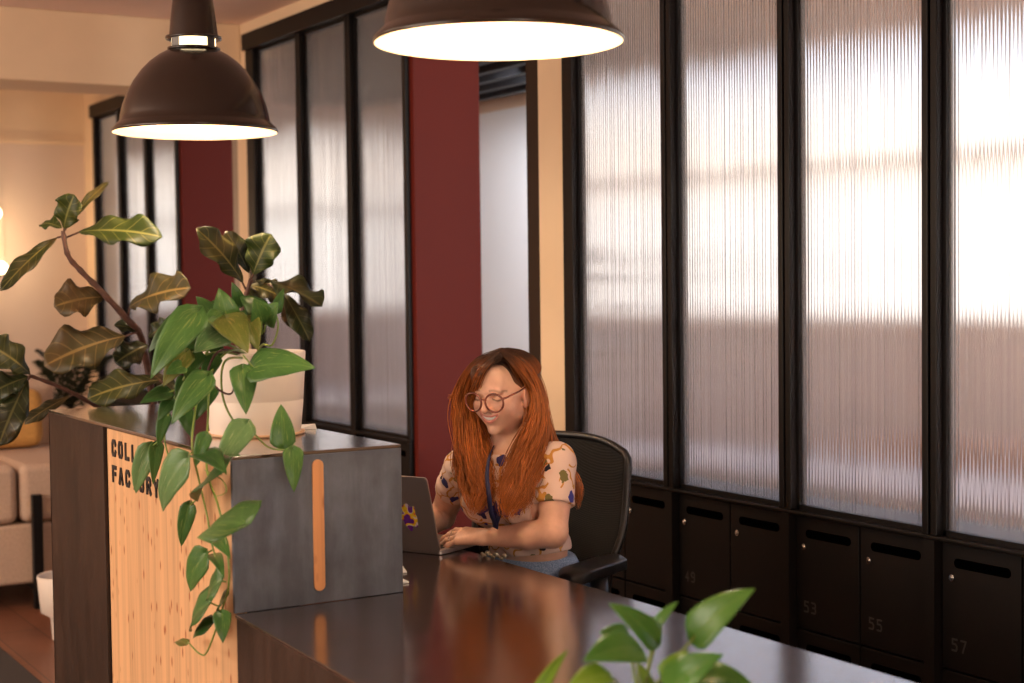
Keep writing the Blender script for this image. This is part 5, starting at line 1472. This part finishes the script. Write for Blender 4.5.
cush('seat_cushion', -0.93, 0.012, 0.01, 0.42, 0.39, 0.655, M['sofa_cloth'], 0.04)
cush('backrest', -1.20, -0.92, -1.5, 0.42, 0.11, 0.98, M['sofa_cloth'], 0.05)
bc_ = cush('back_cushion', -0.92, -0.66, -0.62, 0.30, 0.66, 0.95, M['sofa_gold'], 0.06, 'golden tan back cushion')
cush('back_cushion', -0.92, -0.66, -1.46, -0.64, 0.66, 0.95, M['sofa_gold'], 0.06, 'golden tan back cushion')
lgp = PZ(36, 606, 0.0); dx = 0.03
for yy in (lgp.y - sx0.y, -1.40):
    MB().box(0.012, 0.05, yy - 0.022, yy + 0.022, 0.0, 0.52).box(-0.9, 0.05, yy - 0.02, yy + 0.02, 0.08, 0.11).box(-0.92, -0.88, yy - 0.02, yy + 0.02, 0, 0.11).build('leg', M['black_frame'], sofa, bevel=0.004)
plp = PZ(68, 640, 0.0)
pln = empty('planter', plp, label='small white tapered planter on the floor at the left end of the desk', cat='planter')
MB().lathe([(0, 0.0), (0.055, 0.0), (0.062, 0.01), (0.068, 0.10), (0.105, 0.125), (0.118, 0.27), (0.115, 0.275), (0.108, 0.27), (0.098, 0.14), (0, 0.13)], 40).build('body', M['pot_pale'], pln)
MB().lathe([(0, 0.235), (0.104, 0.24)], 24).build('soil', M['soil'], pln)
r0 = PZ(-30, 640, 0); 
tag(rbox(-0.9, 0.75, -1.3, 0.30, 0.0, 0.012).build('rug', simple('rug_dark', (0.035, 0.026, 0.022), 0.95, 0, 0.3, 150, 0.4), bevel=0.004), 'dark brown rug on the terracotta floor in front of the sofa', 'rug').location = (-5.95, 1.10, 0.0)
wlp = PX(-3, 268, XL)
wlm = empty('wall_lamp', wlp, label='glowing wall lamp with small globe bulbs on the far cream wall at left edge', cat='lamp')
MB().box(0.001, 0.02, -0.05, 0.05, -0.05, 0.42).build('back_plate', M['wall_pale'], wlm, bevel=0.004)
for dyy, z in ((0.0, 0.0), (-0.03, 0.36)):
    MB().tube([(0.01, dyy, z), (0.06, dyy, z), (0.08, dyy, z)], 0.008, 8).build('arm', M['chrome'], wlm)
    MB().sphere((0.12, dyy, z), 0.042, 20).build('globe', M['globe'], wlm)
point('wall_lamp_light', (wlp.x + 0.35, wlp.y - 0.05, wlp.z + 0.15), 5, (1.0, 0.74, 0.45), 0.08)

# ------------------------------------------------------------------ paper and cards
M['paper'] = simple('paper_white', (0.8, 0.79, 0.77), 0.7, 0, 0.01)
def sheet(name, corner, ang, lx_, ly_, hgt, label, cat):
    o = MB().box(0, lx_, 0, ly_, 0.0, hgt).build(name, M['paper']); o.location = corner; o.rotation_euler = (0, 0, ang); return tag(o, label, cat)
c1 = PZ(409, 583, 0.7512); sheet('card_stack', c1, math.radians(175), 0.085, 0.055, 0.004, 'small white stack of cards on the desk, its corner showing beside the steel end plate', 'card')
c2 = PZ(407, 573, 0.7512); sheet('leaflet', c2, math.radians(160), 0.10, 0.07, 0.003, 'white leaflet corner on the desk between the steel plate and the laptop', 'leaflet')
# folded paper standing on the back of the raised box
q = PZ(333, 428, 1.0935)
fp = MB(); fp.add([(0, 0, 0), (-0.11, 0, 0), (-0.11, -0.02, 0.004), (0.0, -0.004, 0.014), (-0.01, -0.05, 0.0005)], [(0, 1, 2), (0, 2, 3), (3, 2, 4), (0, 3, 4)], 0)
o = fp.build('folded_paper', M['paper']); o.location = (q.x, 1.590, 1.0935); tag(o, 'thin folded white paper lying at the back edge of the raised desk box', 'paper')
# sticker on the laptop lid
stc = MB(); out_ = []
for k in range(48):
    t = 2 * PI * k / 48; r = 0.031 + 0.0035 * math.cos(5 * t + .5) + 0.003 * math.cos(8 * t)
    out_.append((0.079 + r * math.cos(t) * 0.82, 0.095 + r * math.sin(t) * 1.15))
stc.prism(out_, 0.0051, 0.0056, M=LT)
def mat_sticker():
    t = NT('sticker'); nz = t.node('ShaderNodeTexNoise', i_Scale=38.0, i_Detail=1.0); t.link(t.coords(), nz.inputs['Vector'])
    r = t.ramp(nz.outputs[0], [(0.0, lin((120, 50, 150))), (0.42, lin((225, 205, 215))), (0.47, lin((240, 205, 40))), (0.56, lin((235, 120, 60))), (0.6, lin((110, 45, 150)))], 'CONSTANT')
    t.set(Base_Color=r.outputs[0], Roughness=0.4); return t.m
stc.build('sticker', mat_sticker(), lid)['label'] = 'yellow and purple cloud shaped sticker'

# plant in the room behind the first pane
bp0 = Vector((-5.53, 3.95, 0.0))
bpl = empty('indoor_plant', bp0, label='brownish leafy plant standing behind the reeded pane nearest the cream pier', cat='plant')
MB().lathe([(0, 0), (0.13, 0), (0.16, 0.30), (0.15, 0.31), (0.145, 0.28), (0, 0.28)], 32).build('pot', M['pot_pale'], bpl)
stem(bpl, [bp0 + Vector((0, 0, .28)), bp0 + Vector((.02, 0, .8)), bp0 + Vector((0.02, 0, 1.35))], 0.012, 0.008, M['stem_brown'])
brn = random.Random(9)
for k in range(11):
    a = brn.uniform(0, 6.28); z = 1.02 + 0.055 * k; b0 = bp0 + Vector((0.02, 0, z)); r_ = brn.uniform(.30, .44)
    if k % 2: a = brn.uniform(-.6, .5)
    leaf(bpl, b0 + Vector((math.cos(a) * .05, math.sin(a) * .05, .02)), b0 + Vector((math.cos(a) * r_, math.sin(a) * r_, brn.uniform(-.04, .08))), 0.12, M['fiddle_brown'], 'fiddle', (0, 0, 1), 0.1, 0.2, 0.1, [b0], 0.003, M['stem_brown'])
